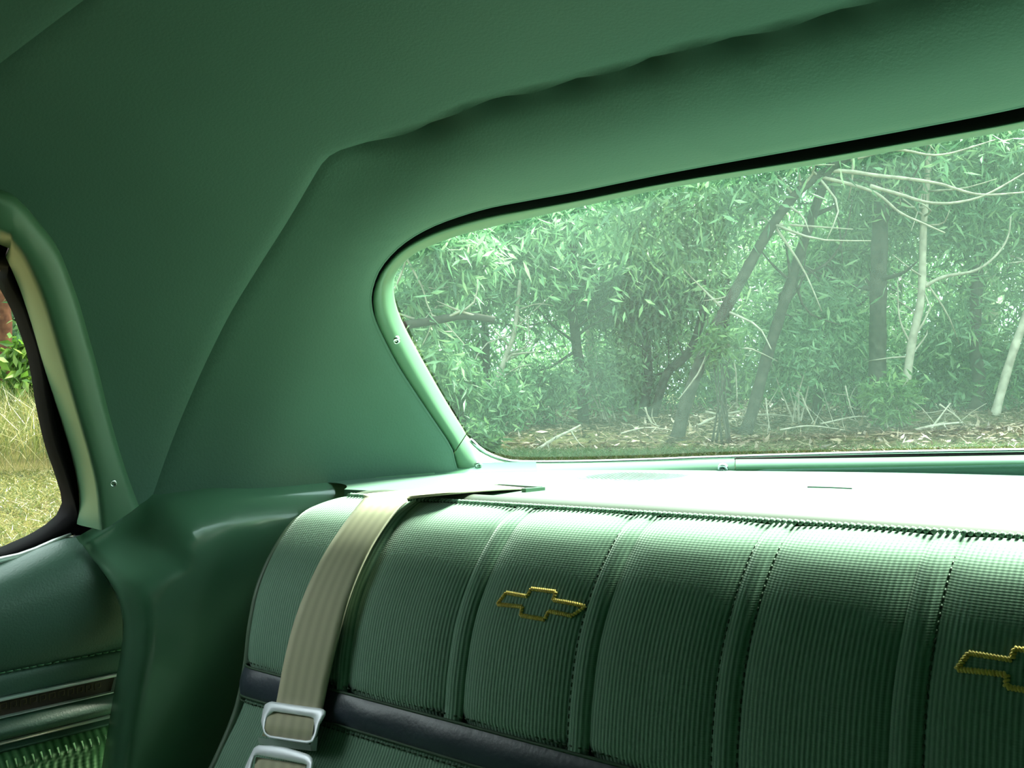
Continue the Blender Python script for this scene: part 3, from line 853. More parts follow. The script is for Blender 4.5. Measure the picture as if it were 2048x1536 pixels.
pairs = [(-.657, -.643), (-.532, -.513), (-.416, -.398), (-.308, -.291), (-.203, -.185)]
pairs = pairs + [(2 * XC + .011 - b, 2 * XC + .011 - a) for a, b in pairs[::-1]]
def wide(t, j): return (.0055 * (1 - abs(2 * t - 1) ** 4.0) - .0030) * min(1, .15 + j * 3.5) - .004 * max(0, (j - .96) / .04) - .003 * max(0, (.03 - j) / .03)
def flute(t, j): return (.0040 * (1 - (2 * t - 1) ** 2) - .0030) * min(1, .15 + j * 3.5)
bounds = [XL] + [v for p in pairs for v in p] + [XRt]
for k in range(len(bounds) - 1):
    a, b = bounds[k], bounds[k + 1]
    if k % 2 == 0: patch('cloth_panel', a, b, S_TOP, S_B0, wide, M_CLOTH, 22, 60)
    else: patch('cloth_flute', a, b, S_TOP, S_B0, flute, M_CLOTH, 8, 60)
def wrinkle(t, j): return .0005 + .0035 * math.sin(PI * j) ** .7 + .0012 * math.sin(t * 95) * math.sin(PI * j) * (.5 + .5 * math.sin(t * 17))
patch('vinyl_band', XL, XRt, S_B0, S_B1, wrinkle, M_BAND, 240, 12, 'dark vinyl band across the seat back', dense=False)
patch('lower_cloth', XL, XRt, S_B1, S_END, lambda t, j: .005 * min(1, j * 14) - .002, M_CLOTH, 60, 50, dense=False)
patch('top_welt', XL, XRt, S_TOP - .026, S_TOP, lambda t, j: .0025 * math.sin(PI * j) ** .6, M_WELT, 60, 8, 'grey vinyl welt along the top of the seat back', dense=False)
patch('back_cover', XL, XRt, .0, S_TOP - .026, lambda t, j: 0, M_WELT, 20, 6, dense=False)
for s_, hh, r_ in ((S_B0, .001, .0012), (S_B1, .001, .0012)):
    P = np.array([seat_pt(x, s_, hh + edge_h(x, s_)) for x in np.linspace(XL, XRt, 160)])
    V, F = tube(P, r_, 6); mesh('band_seam', V, F, M_STITCH, seat)
patch('backing', XL, XRt, S_TOP - .01, S_END, lambda t, j: -.009, M_BAND, 40, 60, dense=False)
P = np.array([seat_pt(x, S_TOP, -.0008) for x in np.linspace(XL + .05, XRt - .05, 120)])
V, F = tube(P, .0015, 6); mesh('top_seam', V, F, M_STITCH, seat)
parts = []
for x in np.arange(XL + .06, XRt - .06, .0042):                  # gathered edge of the cloth under the welt
    parts.append(tube(np.array([seat_pt(x, S_TOP + .0005, .0005), seat_pt(x, S_TOP + .003, .0020), seat_pt(x, S_TOP + .0065, .0016)]), .0013, 5))
mesh('gathered_edge', *merge(parts), M_CLOTH, seat)
for sgn in (0, 1):                                               # piping on the two outer edges
    P = []
    for s in np.linspace(S_TOP - .02, S_END, 120):
        x = left_x(s) - .001
        p = seat_pt(x, s, -.0145); P.append(p if sgn == 0 else mir(p))
    V, F = tube(P, .0038, 8); mesh('piping', V, F, M_PIPE, seat)
    side = []
    for s in np.linspace(S_TOP - .02, S_END, 60):
        y, z, _, _ = prof_at(s)
        for k in (0, 1):
            q = seat_pt(left_x(s), s, -.02) if k == 0 else np.array([left_x(s) + .004, .66, min(z, -.085)])
            side.append(q if sgn == 0 else mir(q))
    mesh('side_cover', side, grid_faces(60, 2), M_BAND, seat)
# stitches in the seams of the flutes and along the band
def dashes(x, s0, s1, step, h):
    parts = []
    for s in np.arange(s0, s1, step):
        parts.append(tube(np.array([seat_pt(x, s, h), seat_pt(x, s + step * .25, h + .0005), seat_pt(x, s + step * .5, h)]), .0006, 5))
    return parts
for x in [pairs[2][0], pairs[3][0], pairs[3][1], pairs[4][1]]:
    mesh('seam_stitching', *merge(dashes(x, S_TOP + .004, S_B0, .0052, -.0026)), M_STITCH, seat)['kind'] = 'stuff'
for s_ in (S_B0 - .004, S_B1 + .004):
    parts = []
    for x in np.arange(XL + .01, XC + .1, .006):
        hh = edge_h(x, s_) - .0005
        parts.append(tube(np.array([seat_pt(x, s_, hh), seat_pt(x + .0018, s_, hh + .0008), seat_pt(x + .0036, s_, hh)]), .0007, 5))
    mesh('band_stitching', *merge(parts), M_STITCH, seat)['kind'] = 'stuff'
# embroidered emblems
EMB = [(991.7, 1207), (1010, 1183.8), (1052.7, 1191.4), (1060, 1176), (1109.8, 1182), (1103.5, 1198.4), (1161.9, 1206), (1137.7, 1228), (1094.6, 1221), (1087, 1237.8), (1038.7, 1229.5), (1043, 1212.4)]
EXS = np.array([on_seat(u, v, .004) for u, v in EMB])
tip2 = np.array(on_seat(1911, 1336, .004))
def emblem(shift):
    pts_ = EXS + shift
    # which panel: height of the puffed cloth
    parts = []
    def hgt(x):
        for k in range(0, len(bounds) - 1, 2):
            if bounds[k] <= x <= bounds[k + 1]:
                t = (x - bounds[k]) / (bounds[k + 1] - bounds[k]); return wide(t, .5)
        return .003
    n = len(pts_)
    core = []
    for i in range(n):
        a, b = pts_[i], pts_[(i + 1) % n]
        L_ = np.linalg.norm(b - a); m = max(2, int(L_ / .0017)); dirv = (b - a) / L_; nv = np.array([-dirv[1], dirv[0]])
        for k in range(m):
            c = a + (b - a) * (k + .5) / m
            w = .00125
            d = (nv * .9 + dirv * .45); d /= np.linalg.norm(d)
            p0, p1 = c - d * w, c + d * w
            hh = hgt(c[0])
            parts.append(tube(np.array([seat_pt(p0[0], p0[1], hh - .0002), seat_pt(c[0], c[1], hh + .0011), seat_pt(p1[0], p1[1], hh - .0002)]), .00095, 5))
    return merge(parts)
dsh = tip2 - EXS[0]
for sh, lab in ((np.zeros(2), 'gold stitched cross shaped emblem near the seat belt'), (dsh, 'gold stitched cross shaped emblem in the middle of the seat'), (np.array([2 * dsh[0], 0]), None)):
    o = mesh('emblem', *emblem(sh), M_THREAD, seat)
    if lab: tag(o, lab)

# ================================================================== SEAT BELT
BL = [(735, 989), (695, 1040), (652, 1104), (616, 1175), (589, 1246), (569, 1325), (555, 1400), (545, 1440)]
BR = [(822, 996), (790, 1025), (751, 1080), (719, 1143), (695, 1206), (676, 1277), (660, 1344), (646, 1411), (636, 1452)]
def belt_edge(px, h, n):
    c = catmull(px, n); out = []
    for u, v in c:
        q = on_seat(u, v, h)
        out.append(seat_pt(q[0], q[1], h) if q is not None else None)
    return out
n_b = 46
el = belt_edge(BL, .010, n_b); er = belt_edge(BR, .010, n_b)
el = [p for p in el if p is not None]; er = [p for p in er if p is not None]
el = catmull(el, n_b); er = catmull(er, n_b)
s_l = [on_z(985, 965, -.0655), on_z(915, 972, -.0650), on_z(835, 980, -.0640)]
s_r = [on_z(1058, 973, -.0655), on_z(1000, 979, -.0650), on_z(912, 986, -.0640)]
s_l[0][2] = s_r[0][2] = -.0675
A, B_ = catmull_pairs([np.vstack([s_l, el]), np.vstack([s_r, er])], 110)
belt = empty('seat_belt', (el[-1][0], el[-1][1], el[-1][2]), 'beige seat belt with metal buckles hanging over the left end of the seat', 'seat belt')
def ribbon(A, B_, thick, nw=8):
    n = len(A); V, uv = [], []
    T = np.gradient((A + B_) / 2, axis=0); Wd = B_ - A
    Nn = np.cross(T, Wd); Nn /= np.linalg.norm(Nn, axis=1)[:, None]
    d = np.concatenate([[0], np.cumsum(np.linalg.norm(np.diff((A + B_) / 2, axis=0), axis=1))])
    loop = [(t, 1) for t in np.linspace(0, 1, nw)] + [(t, -1) for t in np.linspace(1, 0, nw)]
    for i in range(n):
        for t, s in loop:
            V.append(A[i] + Wd[i] * t + Nn[i] * s * thick / 2); uv.append((t, d[i] / .05))
    m = len(loop); F = []
    for i in range(n - 1):
        for k in range(m):
            a = i * m + k; b = i * m + (k + 1) % m
            F.append((a, b, b + m, a + m))
    return np.array(V), F, np.array(uv)
V, F, uv = ribbon(A, B_, .0018)
mesh('webbing', V, F, M_WEB, belt, uv=uv)
# buckle plane, tilted off the seat
q0 = on_seat(580, 1450, .018); c0 = seat_pt(q0[0], q0[1], .018)
nB = np.array([-.05, -.86, .50]); nB /= np.linalg.norm(nB)
def on_buckle(u, v, up=0., c=None):
    d = ray(u, v); cc = (c0 if c is None else c) + nB * up
    return d * (cc.dot(nB) / d.dot(nB))
def loop_resample(px, n, ctr):
    P = np.array(px, float); P = np.vstack([P, P[:1]])
    ang = np.unwrap(np.arctan2(P[:, 1] - ctr[1], P[:, 0] - ctr[0]))
    if ang[-1] < ang[0]: P = P[::-1]; ang = np.unwrap(np.arctan2(P[:, 1] - ctr[1], P[:, 0] - ctr[0]))
    t = ang[0] + np.linspace(0, 2 * PI, n, endpoint=False)
    base = np.arange(0, n) * 2 * PI / n
    base = np.where(base < ang[0] % (2 * PI), base, base)
    out = []
    a0 = ang[0]
    for b in base:
        k = (b - a0) % (2 * PI) + a0
        out.append((np.interp(k, ang, P[:, 0]), np.interp(k, ang, P[:, 1])))
    return np.array(out)
def frame(outer, inner, ctr, name, mat, parent, c=None, th=.0035):
    n = 72
    O, I = loop_resample(outer, n, ctr), loop_resample(inner, n, ctr)
    rows = [(0, -th), (0, -.0008), (.08, .0), (.5, .0006), (.92, .0), (1., -.0008), (1., -th)]
    V = []
    for i in range(n):
        for t, h in rows:
            q = O[i] + (I[i] - O[i]) * t; V.append(on_buckle(q[0], q[1], h, c))
    F = grid_faces(n, len(rows), True)
    return mesh(name, V, F, mat, parent)
OUT1 = [(526, 1419), (530, 1408), (542, 1402.5), (592, 1410), (641.6, 1416.5), (650, 1419), (653, 1425), (650, 1433), (640, 1449), (635, 1468), (628, 1484), (615, 1488), (575, 1482), (537, 1476), (527, 1466), (522, 1442)]
IN1 = [(536, 1433), (548, 1423), (590, 1429), (620, 1433.5), (627, 1437), (627.5, 1445), (625, 1468), (621, 1480), (612, 1481), (570, 1475), (540, 1470.5), (531, 1465), (530, 1454)]
bk = frame(OUT1, IN1, (578, 1450), 'buckle_frame', M_STEEL, belt)
tag(bk, 'bright metal upper buckle frame')
# webbing wrapped round the bar inside the buckle
def wrap_web(px_top_l, px_top_r, px_bot_l, px_bot_r, name, bulge, parent, c=None):
    V, uv = [], []
    n, m = 14, 8
    for i in range(n):
        t = i / (n - 1)
        l = np.array(px_top_l) + (np.array(px_bot_l) - np.array(px_top_l)) * t; r = np.array(px_top_r) + (np.array(px_bot_r) - np.array(px_top_r)) * t
        for k in range(m):
            q = l + (r - l) * k / (m - 1)
            V.append(on_buckle(q[0], q[1], -.006 + bulge * math.sin(PI * (.08 + .84 * t)), c)); uv.append((k / (m - 1), t * .6))
    return mesh(name, V, grid_faces(n, m), M_WEB, parent, uv=uv)
wrap_web((538, 1421), (630, 1433), (524, 1472), (622, 1487), 'wrapped_webbing', .0075, belt)
lipq = [(516, 1476), (527, 1470), (620, 1487), (637, 1470), (638, 1482), (631, 1503), (620, 1501), (518, 1487)]
V = [on_buckle(u, v, h) for u, v, h in ((515, 1474, -.004), (620, 1489, -.004), (517, 1488, -.010), (622, 1502, -.010), (636, 1472, -.006), (633, 1502, -.013), (516, 1474, -.016), (618, 1500, -.020))]
mesh('buckle_body', V, [(0, 1, 3, 2), (1, 4, 5, 3), (2, 3, 7, 6)], M_STEEL, belt, smooth=False)
# lower buckle
OUT2 = [(489, 1536), (496, 1520), (502.5, 1506.5), (508, 1495), (516, 1490), (545, 1491), (570, 1494.5), (600, 1503), (618, 1509), (626, 1516), (628, 1524), (625, 1545), (618, 1585), (600, 1600), (540, 1596), (488, 1585), (483, 1560)]
IN2 = [(505, 1530), (510, 1512), (516, 1510), (560, 1518), (606, 1527), (613, 1529.5), (613, 1538), (606, 1575), (590, 1585), (545, 1582), (503, 1575), (499, 1560)]
c2 = c0 + nB * .004
b2 = frame(OUT2, IN2, (556, 1545), 'lower_buckle_frame', M_STEEL, belt, c=c2)
tag(b2, 'bright metal lower buckle frame at the picture edge')
wrap_web((512, 1514), (612, 1529), (500, 1588), (600, 1604), 'wrapped_webbing', .006, belt, c=c2)
#@@OUTSIDE
# ================================================================== OUTSIDE
def gz(x, y):
    d = np.hypot(x, y)
    z = np.interp(d, [0, 3, 10, 14, 30, 80], [-EYE, -EYE, -EYE + .9, -EYE + 1.24, -EYE + 1.75, -EYE + 2.4])
    return z + .03 * np.sin(x * 1.3 + 1) * np.cos(y * 1.1) + .02 * np.sin(x * 3.1) * np.sin(y * 2.7 + 2)
nr, na = 70, 180
rad = np.concatenate([[0.01], np.geomspace(.8, 80, nr - 1)])
V = []
for r_ in rad:
    for k in range(na):
        a = 2 * PI * k / na; x, y = r_ * math.sin(a), r_ * math.cos(a)
        V.append((x, y, float(gz(x, y))))
o = mesh('ground', V, [(i * na + k, i * na + (k + 1) % na, (i + 1) * na + (k + 1) % na, (i + 1) * na + k) for i in range(nr - 1) for k in range(na)], M_GROUND)
tag(o, 'sloping ground of dry grass and leaf litter around the car', 'ground', kind='structure')

def unit(A): return A / (np.linalg.norm(A, axis=-1, keepdims=True) + 1e-12)
def leaf_mesh(C, R, n, L, W, droop=.6, flat=1.0, rng=RNG, spray=None):
    """n leaves scattered in the balls (C, R); narrow folded blades hanging down"""
    C = np.atleast_2d(C); R = np.broadcast_to(np.asarray(R, float), (len(C),))
    k = rng.choice(len(C), n, p=R ** 2 / (R ** 2).sum())
    off = rng.normal(size=(n, 3)) * .48
    off[:, 2] *= flat
    P = C[k] + off * R[k][:, None]
    D = unit(rng.normal(size=(n, 3)) * .8 + np.array([0, 0, -1]) * droop)
    S = unit(np.cross(D, rng.normal(size=(n, 3)))); N_ = np.cross(D, S)
    l = L * rng.uniform(.6, 1.25, n)[:, None]; w = W * rng.uniform(.7, 1.2, n)[:, None]
    V = np.stack([P, P + D * l * .42 + S * w * .5 + N_ * w * .12, P + D * l + N_ * l * rng.uniform(-.15, .15, n)[:, None], P + D * l * .42 - S * w * .5 + N_ * w * .12], 1).reshape(-1, 3)
    F = np.arange(4 * n).reshape(n, 4)
    tint = np.repeat(np.clip(rng.normal(.45, .3, n), 0, 1), 4)
    return V, F, tint
def limb(P, r0, r1, sides=9, n=None, jit=.0):
    P = catmull(P, n or max(8, 5 * len(P)))
    if jit: P = P + RNG.normal(size=P.shape) * jit
    R = np.linspace(r0, r1, len(P)) * (1 + .06 * np.sin(np.arange(len(P)) * 1.7))
    R[0] *= 1.25
    return tube(P, R, sides)
def px(L, D): return [at_depth(u, v, D) for u, v in L]
def rooted(P):
    """continue a stem from its lowest seen point down to the soil"""
    P = [np.array(p) for p in P]
    b = P[0]; d = P[0] - P[1]; d = d / max(abs(d[2]), .2)
    g = gz(b[0], b[1])
    if b[2] > g: P = [b + d * .9 * (b[2] - g + .06)] + P; P[0][2] = gz(P[0][0], P[0][1]) - .04
    else: P[0][2] = g - .04
    return P
def twigs(P, n, length, r, rng, up=.3):
    out = []
    P = catmull(P, 40)
    for _ in range(n):
        a = P[rng.integers(8, 40)]; d = unit(rng.normal(size=3) + np.array([0, 0, up])); l = length * rng.uniform(.5, 1.3)
        b = a + d * l * .5 + rng.normal(size=3) * l * .08; c = b + unit(d + rng.normal(size=3) * .5) * l * .5
        out.append(tube(catmull([a, b, c], 6), np.linspace(r, r * .3, 6), 5))
    return out
def tree(label, stem, D, r0, r1, bark, branches=(), blobs=(), leaves=0, L=.18, W=.034, lmat=None, group=None, ntw=10, name='tree', rng=RNG, bbark=None, twl=.8):
    P = rooted(px(stem, D)) if D else rooted(stem)
    t = empty(name, P[0], label, 'tree', group)
    mesh('trunk', *limb(P, r0, r1, 10), bark, t)
    for Bp, br in branches:
        mesh('branch', *limb(px(Bp, D) if D else Bp, br, br * .35, 7), bbark or bark, t)
    if ntw:
        tw = twigs(P, ntw, twl, r1 * .35 + .004, rng)
        o = mesh('twigs', *merge(tw), bbark or bark, t); o['kind'] = 'stuff'
    if leaves:
        C = np.array([at_depth(u, v, D + dd) for u, v, _, dd in blobs]) if D else np.array([b[:3] for b in blobs])
        R = np.array([rr_ / FPX * (D + dd) for _, _, rr_, dd in blobs]) if D else np.array([b[3] for b in blobs])
        V, F, ti = leaf_mesh(C, R, leaves, L, W, rng=rng)
        o = mesh('foliage', V, F, lmat or M_LEAF, t, smooth=False, tint=ti); o['kind'] = 'stuff'
    return t

# the trees one can tell apart through the rear window
tree('dark trunk leaning right, with long pale bare branches at its top', [(1352, 880), (1374, 800), (1420, 680), (1480, 565), (1545, 450), (1605, 375), (1660, 338), (1730, 290), (1820, 200)], 10.0, .072, .035, M_BARK,
     [([(1630, 352), (1687, 365), (1734, 379), (1762, 393), (1800, 425), (1847, 447), (1890, 466)], .022), ([(1655, 340), (1706, 344), (1753, 351), (1819, 358), (1880, 368), (1959, 389), (2060, 384)], .024),
      ([(1740, 372), (1800, 389), (1856, 405), (1913, 405), (1975, 388), (2060, 340)], .02), ([(1700, 320), (1790, 300), (1880, 310), (1990, 280)], .018)],
     [(1330, 330, 130, 0), (1480, 380, 120, .4), (1250, 430, 120, .3), (1560, 280, 120, .2), (1390, 480, 90, .5)], 6500, bbark=M_BARKP, ntw=26)
tree('straight dark trunk leaning right, second of the two parallel leaning trunks', [(1488, 880), (1507, 815), (1535, 710), (1575, 585), (1612, 470), (1650, 360), (1690, 240)], 10.4, .066, .045, M_BARK,
     [([(1590, 560), (1655, 525), (1690, 470), (1705, 400)], .018)], [(1680, 220, 120, .3), (1560, 640, 70, .8), (1640, 620, 80, .8), (1580, 720, 60, .7), (1750, 300, 120, .5)], 5200, ntw=20)
tree('thick upright hazy trunk deep in the wood beyond the leaning trunks', [(1755, 790), (1755, 720), (1757, 560), (1762, 400), (1766, 250), (1770, 100)], 11.0, .095, .08, M_BARK, [], [(1770, 250, 150, .3), (1700, 520, 90, 1), (1820, 420, 120, .6), (1720, 400, 100, .6)], 5600)
tree('slim pale trunk with one long pale limb reaching right', [(1803, 840), (1823, 690), (1842, 595), (1847, 450), (1856, 330), (1850, 200)], 10.8, .05, .028, M_BARKP,
     [([(1850, 572), (1889, 553), (1950, 541), (1992, 511), (2016, 473), (2022, 430)], .022), ([(1828, 700), (1800, 640), (1795, 560)], .014)], [(1850, 230, 110, .4), (1940, 460, 80, .6), (1900, 640, 60, .6), (1800, 330, 90, .5), (1900, 380, 90, .8)], 4600, ntw=18)
tree('short dark stem between the leaning trunks and the pale one', [(1634, 810), (1645, 712), (1652, 640), (1660, 520)], 12.0, .06, .045, M_BARK, [], [(1660, 500, 100, .2), (1700, 640, 80, .3), (1610, 560, 80, .3)], 3600)
tree('dark upright trunk beside the broad beige trunk', [(1945, 872), (1960, 782), (1950, 689), (1955, 548), (1965, 380), (1960, 200)], 11.5, .075, .05, M_BARK, [], [(1960, 260, 130, .4), (2040, 520, 100, .5), (1900, 330, 100, .4), (2000, 380, 120, .3), (1930, 600, 90, .4)], 5400)
tree('thin trunk leaning right at the right end of the rear window', [(1990, 830), (2016, 736), (2048, 642), (2110, 480), (2150, 300)], 11.0, .05, .03, M_BARKP, [], [(2130, 330, 140, .3), (2090, 600, 90, .4), (2030, 300, 120, .4), (2040, 450, 90, .4)], 4400)
tree('broad beige trunk standing deep in the wood at right', [(1980, 770), (1978, 736), (1978, 576), (1985, 420), (1990, 200)], 15.0, .15, .11, M_BARKP, [], [(1985, 240, 140, .3)], 1500, ntw=4)
tree('crooked pale sapling left of the rear window centre with a bent arm', [(980, 800), (990, 775), (1008, 723), (1029, 660), (1040, 560)], 11.0, .038, .02, M_BARKP,
     [([(1004, 735), (1020, 712), (1040, 707), (1070, 704)], .022)], [(1040, 520, 110, .3), (930, 560, 100, .3), (880, 640, 80, .2)], 4200)
tree('dark upright stem left of the crooked pale sapling', [(972, 800), (973, 769), (971, 667), (960, 560), (950, 430)], 11.6, .05, .035, M_BARK, [], [(940, 430, 130, .2), (850, 560, 110, .1), (1010, 470, 100, .2)], 4800)
tree('grey trunk in the thicket right of the crooked sapling', [(1165, 800), (1163, 752), (1152, 681), (1140, 560), (1150, 420)], 12.0, .07, .05, M_BARK, [([(1150, 660), (1210, 610), (1260, 590)], .02)], [(1150, 420, 140, .2), (1090, 560, 90, .2), (1220, 560, 90, .4)], 4800)
tree('leaning grey trunk at the foot of the dense dark thicket', [(1316, 800), (1335, 745), (1381, 700), (1410, 600), (1420, 450)], 12.3, .06, .045, M_BARK, [], [(1340, 540, 110, 0), (1400, 460, 120, .3), (1300, 620, 90, .3)], 6500)
tree('upright grey trunk left of the leaning one in the thicket', [(1288, 810), (1297, 752), (1290, 640), (1280, 480)], 12.6, .06, .045, M_BARK, [], [(1280, 500, 130, .2), (1200, 600, 90, .2)], 4200)
tree('bough with white forked twigs at the left end of the rear window', [(740, 860), (760, 700), (800, 655), (860, 643), (930, 632), (990, 640)], 8.6, .055, .03, M_BARK,
     [([(812, 515), (843, 572), (854, 607), (864, 632), (858, 662), (845, 690)], .011), ([(864, 630), (885, 640), (903, 660), (930, 690)], .008), ([(840, 570), (870, 577), (905, 572)], .005), ([(780, 600), (812, 515), (800, 440)], .012)],
     [(860, 480, 70, .1), (900, 540, 60, .2), (830, 600, 60, .2), (880, 730, 60, .2), (950, 500, 60, .3)], 2600, bbark=M_BARKP, ntw=8)
# foliage seen through the side window
tree('red brown trunk with bright green leaves outside the side window', [(6, 860), (8, 760), (6, 640), (0, 540), (-12, 430)], 11.0, .10, .08, M_BARKR,
     [([(5, 690), (40, 720), (70, 735)], .015)], [(35, 700, 26, -.3), (45, 735, 32, -.3), (70, 700, 22, -.2), (20, 775, 22, -.3), (60, 765, 22, -.3)], 420, L=.17, W=.075, lmat=M_LEAFY)
tree('shady grey green tree behind the red brown trunk outside the side window', [(70, 850), (62, 760), (50, 640), (55, 500)], 13.5, .07, .05, M_BARKR, [], [(40, 580, 80, 0), (-60, 560, 90, 0), (60, 470, 90, 0), (0, 650, 70, .3)], 4200, lmat=M_LEAFB)

MARKS = [(60, 'the tall grass outside the side window'), (860, 'the bough with white forked twigs'), (1005, 'the crooked pale sapling'), (1160, 'the grey trunk of the thicket'), (1330, 'the dense dark thicket'),
         (1450, 'the dark leaning trunk with bare branches'), (1570, 'the second leaning trunk'), (1650, 'the short dark stem'), (1757, 'the thick hazy trunk'), (1840, 'the slim pale trunk'), (1985, 'the broad beige trunk')]
SEEN = {}
def whereabouts(kind, x, y, d, other):
    p = np.array([x, y, .3]); dep = p.dot(FW)
    u = 1024 + FPX * p.dot(RT) / dep if dep > .5 else -9999
    if not (-60 < u < 170 or 760 < u < 2110): return other
    m = min(MARKS, key=lambda q: abs(q[0] - u))
    side = 'straight behind' if abs(m[0] - u) < 22 else 'behind and left of' if u < m[0] else 'behind and right of'
    far = 'far back' if d > 19 else 'midway back' if d > 16 else 'near the front'
    lab = kind + ' in the wood, ' + far + ', ' + side + ' ' + m[1]
    w = lab.split()
    return ' '.join(w[:16])
# the wood behind: slender trees without individual marks; the last ones added ahead, unseen, against sky light
rng = np.random.default_rng(21)
for k in range(56):
    az = math.radians(-112 + 152 * (k + rng.uniform(.1, .9)) / 40 if k < 40 else 45 + 200 * (k - 39.5) / 16); d = rng.uniform(13.5, 24)
    x, y = d * math.sin(az), d * math.cos(az); g_ = float(gz(x, y)); h = rng.uniform(4.8, 6.6)
    lx, ly = rng.normal(size=2) * .5
    stem = [np.array([x + lx * t * t, y + ly * t * t, g_ + h * t]) for t in np.linspace(0, 1, 6)]
    blobs = []
    for t in np.concatenate([rng.uniform(.06, .45, 9), rng.uniform(.3, 1.0, 7)]):
        blobs.append((x + lx * t * t + rng.normal() * .9, y + ly * t * t + rng.normal() * .9, g_ + h * t, rng.uniform(.8, 1.3)))
    lab_ = whereabouts('pale tree' if k % 3 == 1 else 'dark tree', x, y, d, 'leafy tree of the wood hidden beyond the car body') if k < 40 else 'unseen leafy tree added ahead of the car to cut sky light'
    tree(lab_, stem, 0, rng.uniform(.05, .11), .03, [M_BARK, M_BARKP, M_BARK][k % 3], [], blobs, 6600 if k < 40 else 5000, L=.2 if k < 40 else .3, W=.046 if k < 40 else .08, group='trees of the wood behind' if k < 40 else 'unseen trees added ahead of the car', ntw=14, rng=rng, twl=1.2,
         lmat=M_LEAF if k % 3 else M_LEAFB)
# shrubs on the edge of the wood
for k, (u, v, rr_, D, lab) in enumerate([(905, 760, 45, 9.8, 'dark leafy shrub at the lower left corner of the rear window'), (1000, 800, 55, 10.6, 'broad leafy shrub under the crooked pale sapling'),
        (1090, 770, 50, 11.4, 'tall leafy shrub under the grey trunk in the thicket'), (1215, 740, 55, 12, 'pale leafy shrub left of the leaning grey trunk'), (1440, 680, 34, 9.7, 'light green leafy shoot crossing the dark leaning trunk'),
        (1590, 700, 55, 10.8, 'leafy shrub right of the second leaning trunk'), (1700, 720, 60, 11.4, 'leafy shrub in front of the thick hazy trunk'), (1780, 790, 40, 10.2, 'small yellowish shrub by the slim pale trunk'),
        (1880, 700, 55, 12, 'leafy shrub behind the long pale limb'), (2030, 690, 60, 12, 'leafy shrub at the right end of the rear window'), (950, 880, 40, 9.3, 'low dark shrub on the bank by the window corner')]):
    c = at_depth(u, v, D); g_ = float(gz(c[0], c[1])); R = rr_ / FPX * D
    t = empty('shrub', (c[0], c[1], g_), lab, 'shrub', 'shrubs along the edge of the wood')
    st = []
    for q in range(6):
        top = c + RNG.normal(size=3) * R * .6
        st.append(limb([np.array([c[0] + RNG.normal() * .05, c[1] + RNG.normal() * .05, g_ - .03]), (np.array([c[0], c[1], g_]) + top) / 2 + RNG.normal(size=3) * .05, top], .012, .004, 5, 8))
    mesh('stems', *merge(st), M_BARKP if k % 2 else M_BARK, t)
    V, F, ti = leaf_mesh(np.array([c, c + [0, 0, -R * .7], c + RT * R * .7, c - RT * R * .7]), [R, R * .9, R * .7, R * .7], 420 if k == 4 else 1500, .12, .03, droop=.3)
    o = mesh('foliage', V, F, M_LEAFS if k in (4, 7) else M_LEAFB if k in (0, 10) else M_LEAF, t, smooth=False, tint=ti); o['kind'] = 'stuff'

rng = np.random.default_rng(33)
for k in range(26):
    az = math.radians(-52 + 66 * (k + rng.uniform(.1, .9)) / 26); d = rng.uniform(12.5, 18)
    x, y = d * math.sin(az), d * math.cos(az); g_ = float(gz(x, y)); R = rng.uniform(.5, .8)
    t = empty('shrub', (x, y, g_), whereabouts('low bush', x, y, d, 'low bush of the wood hidden beyond the car body'), 'shrub', 'undergrowth of the wood')
    st = [limb([np.array([x + rng.normal() * .05, y + rng.normal() * .05, g_ - .03]), np.array([x + rng.normal() * .15, y + rng.normal() * .15, g_ + R * .6]), np.array([x + rng.normal() * .3, y + rng.normal() * .3, g_ + R * 1.3])], .014, .005, 5, 8) for q in range(5)]
    mesh('stems', *merge(st), M_BARK, t)
    V, F, ti = leaf_mesh(np.array([[x, y, g_ + R * .9], [x + .3, y, g_ + R * .5], [x - .3, y, g_ + R * .5], [x, y, g_ + R * .35]]), [R, R * .8, R * .8, R * .8], 2200, .15, .036, droop=.4, rng=rng)
    mesh('foliage', V, F, M_LEAFB if k % 2 else M_LEAF, t, smooth=False, tint=ti)['kind'] = 'stuff'

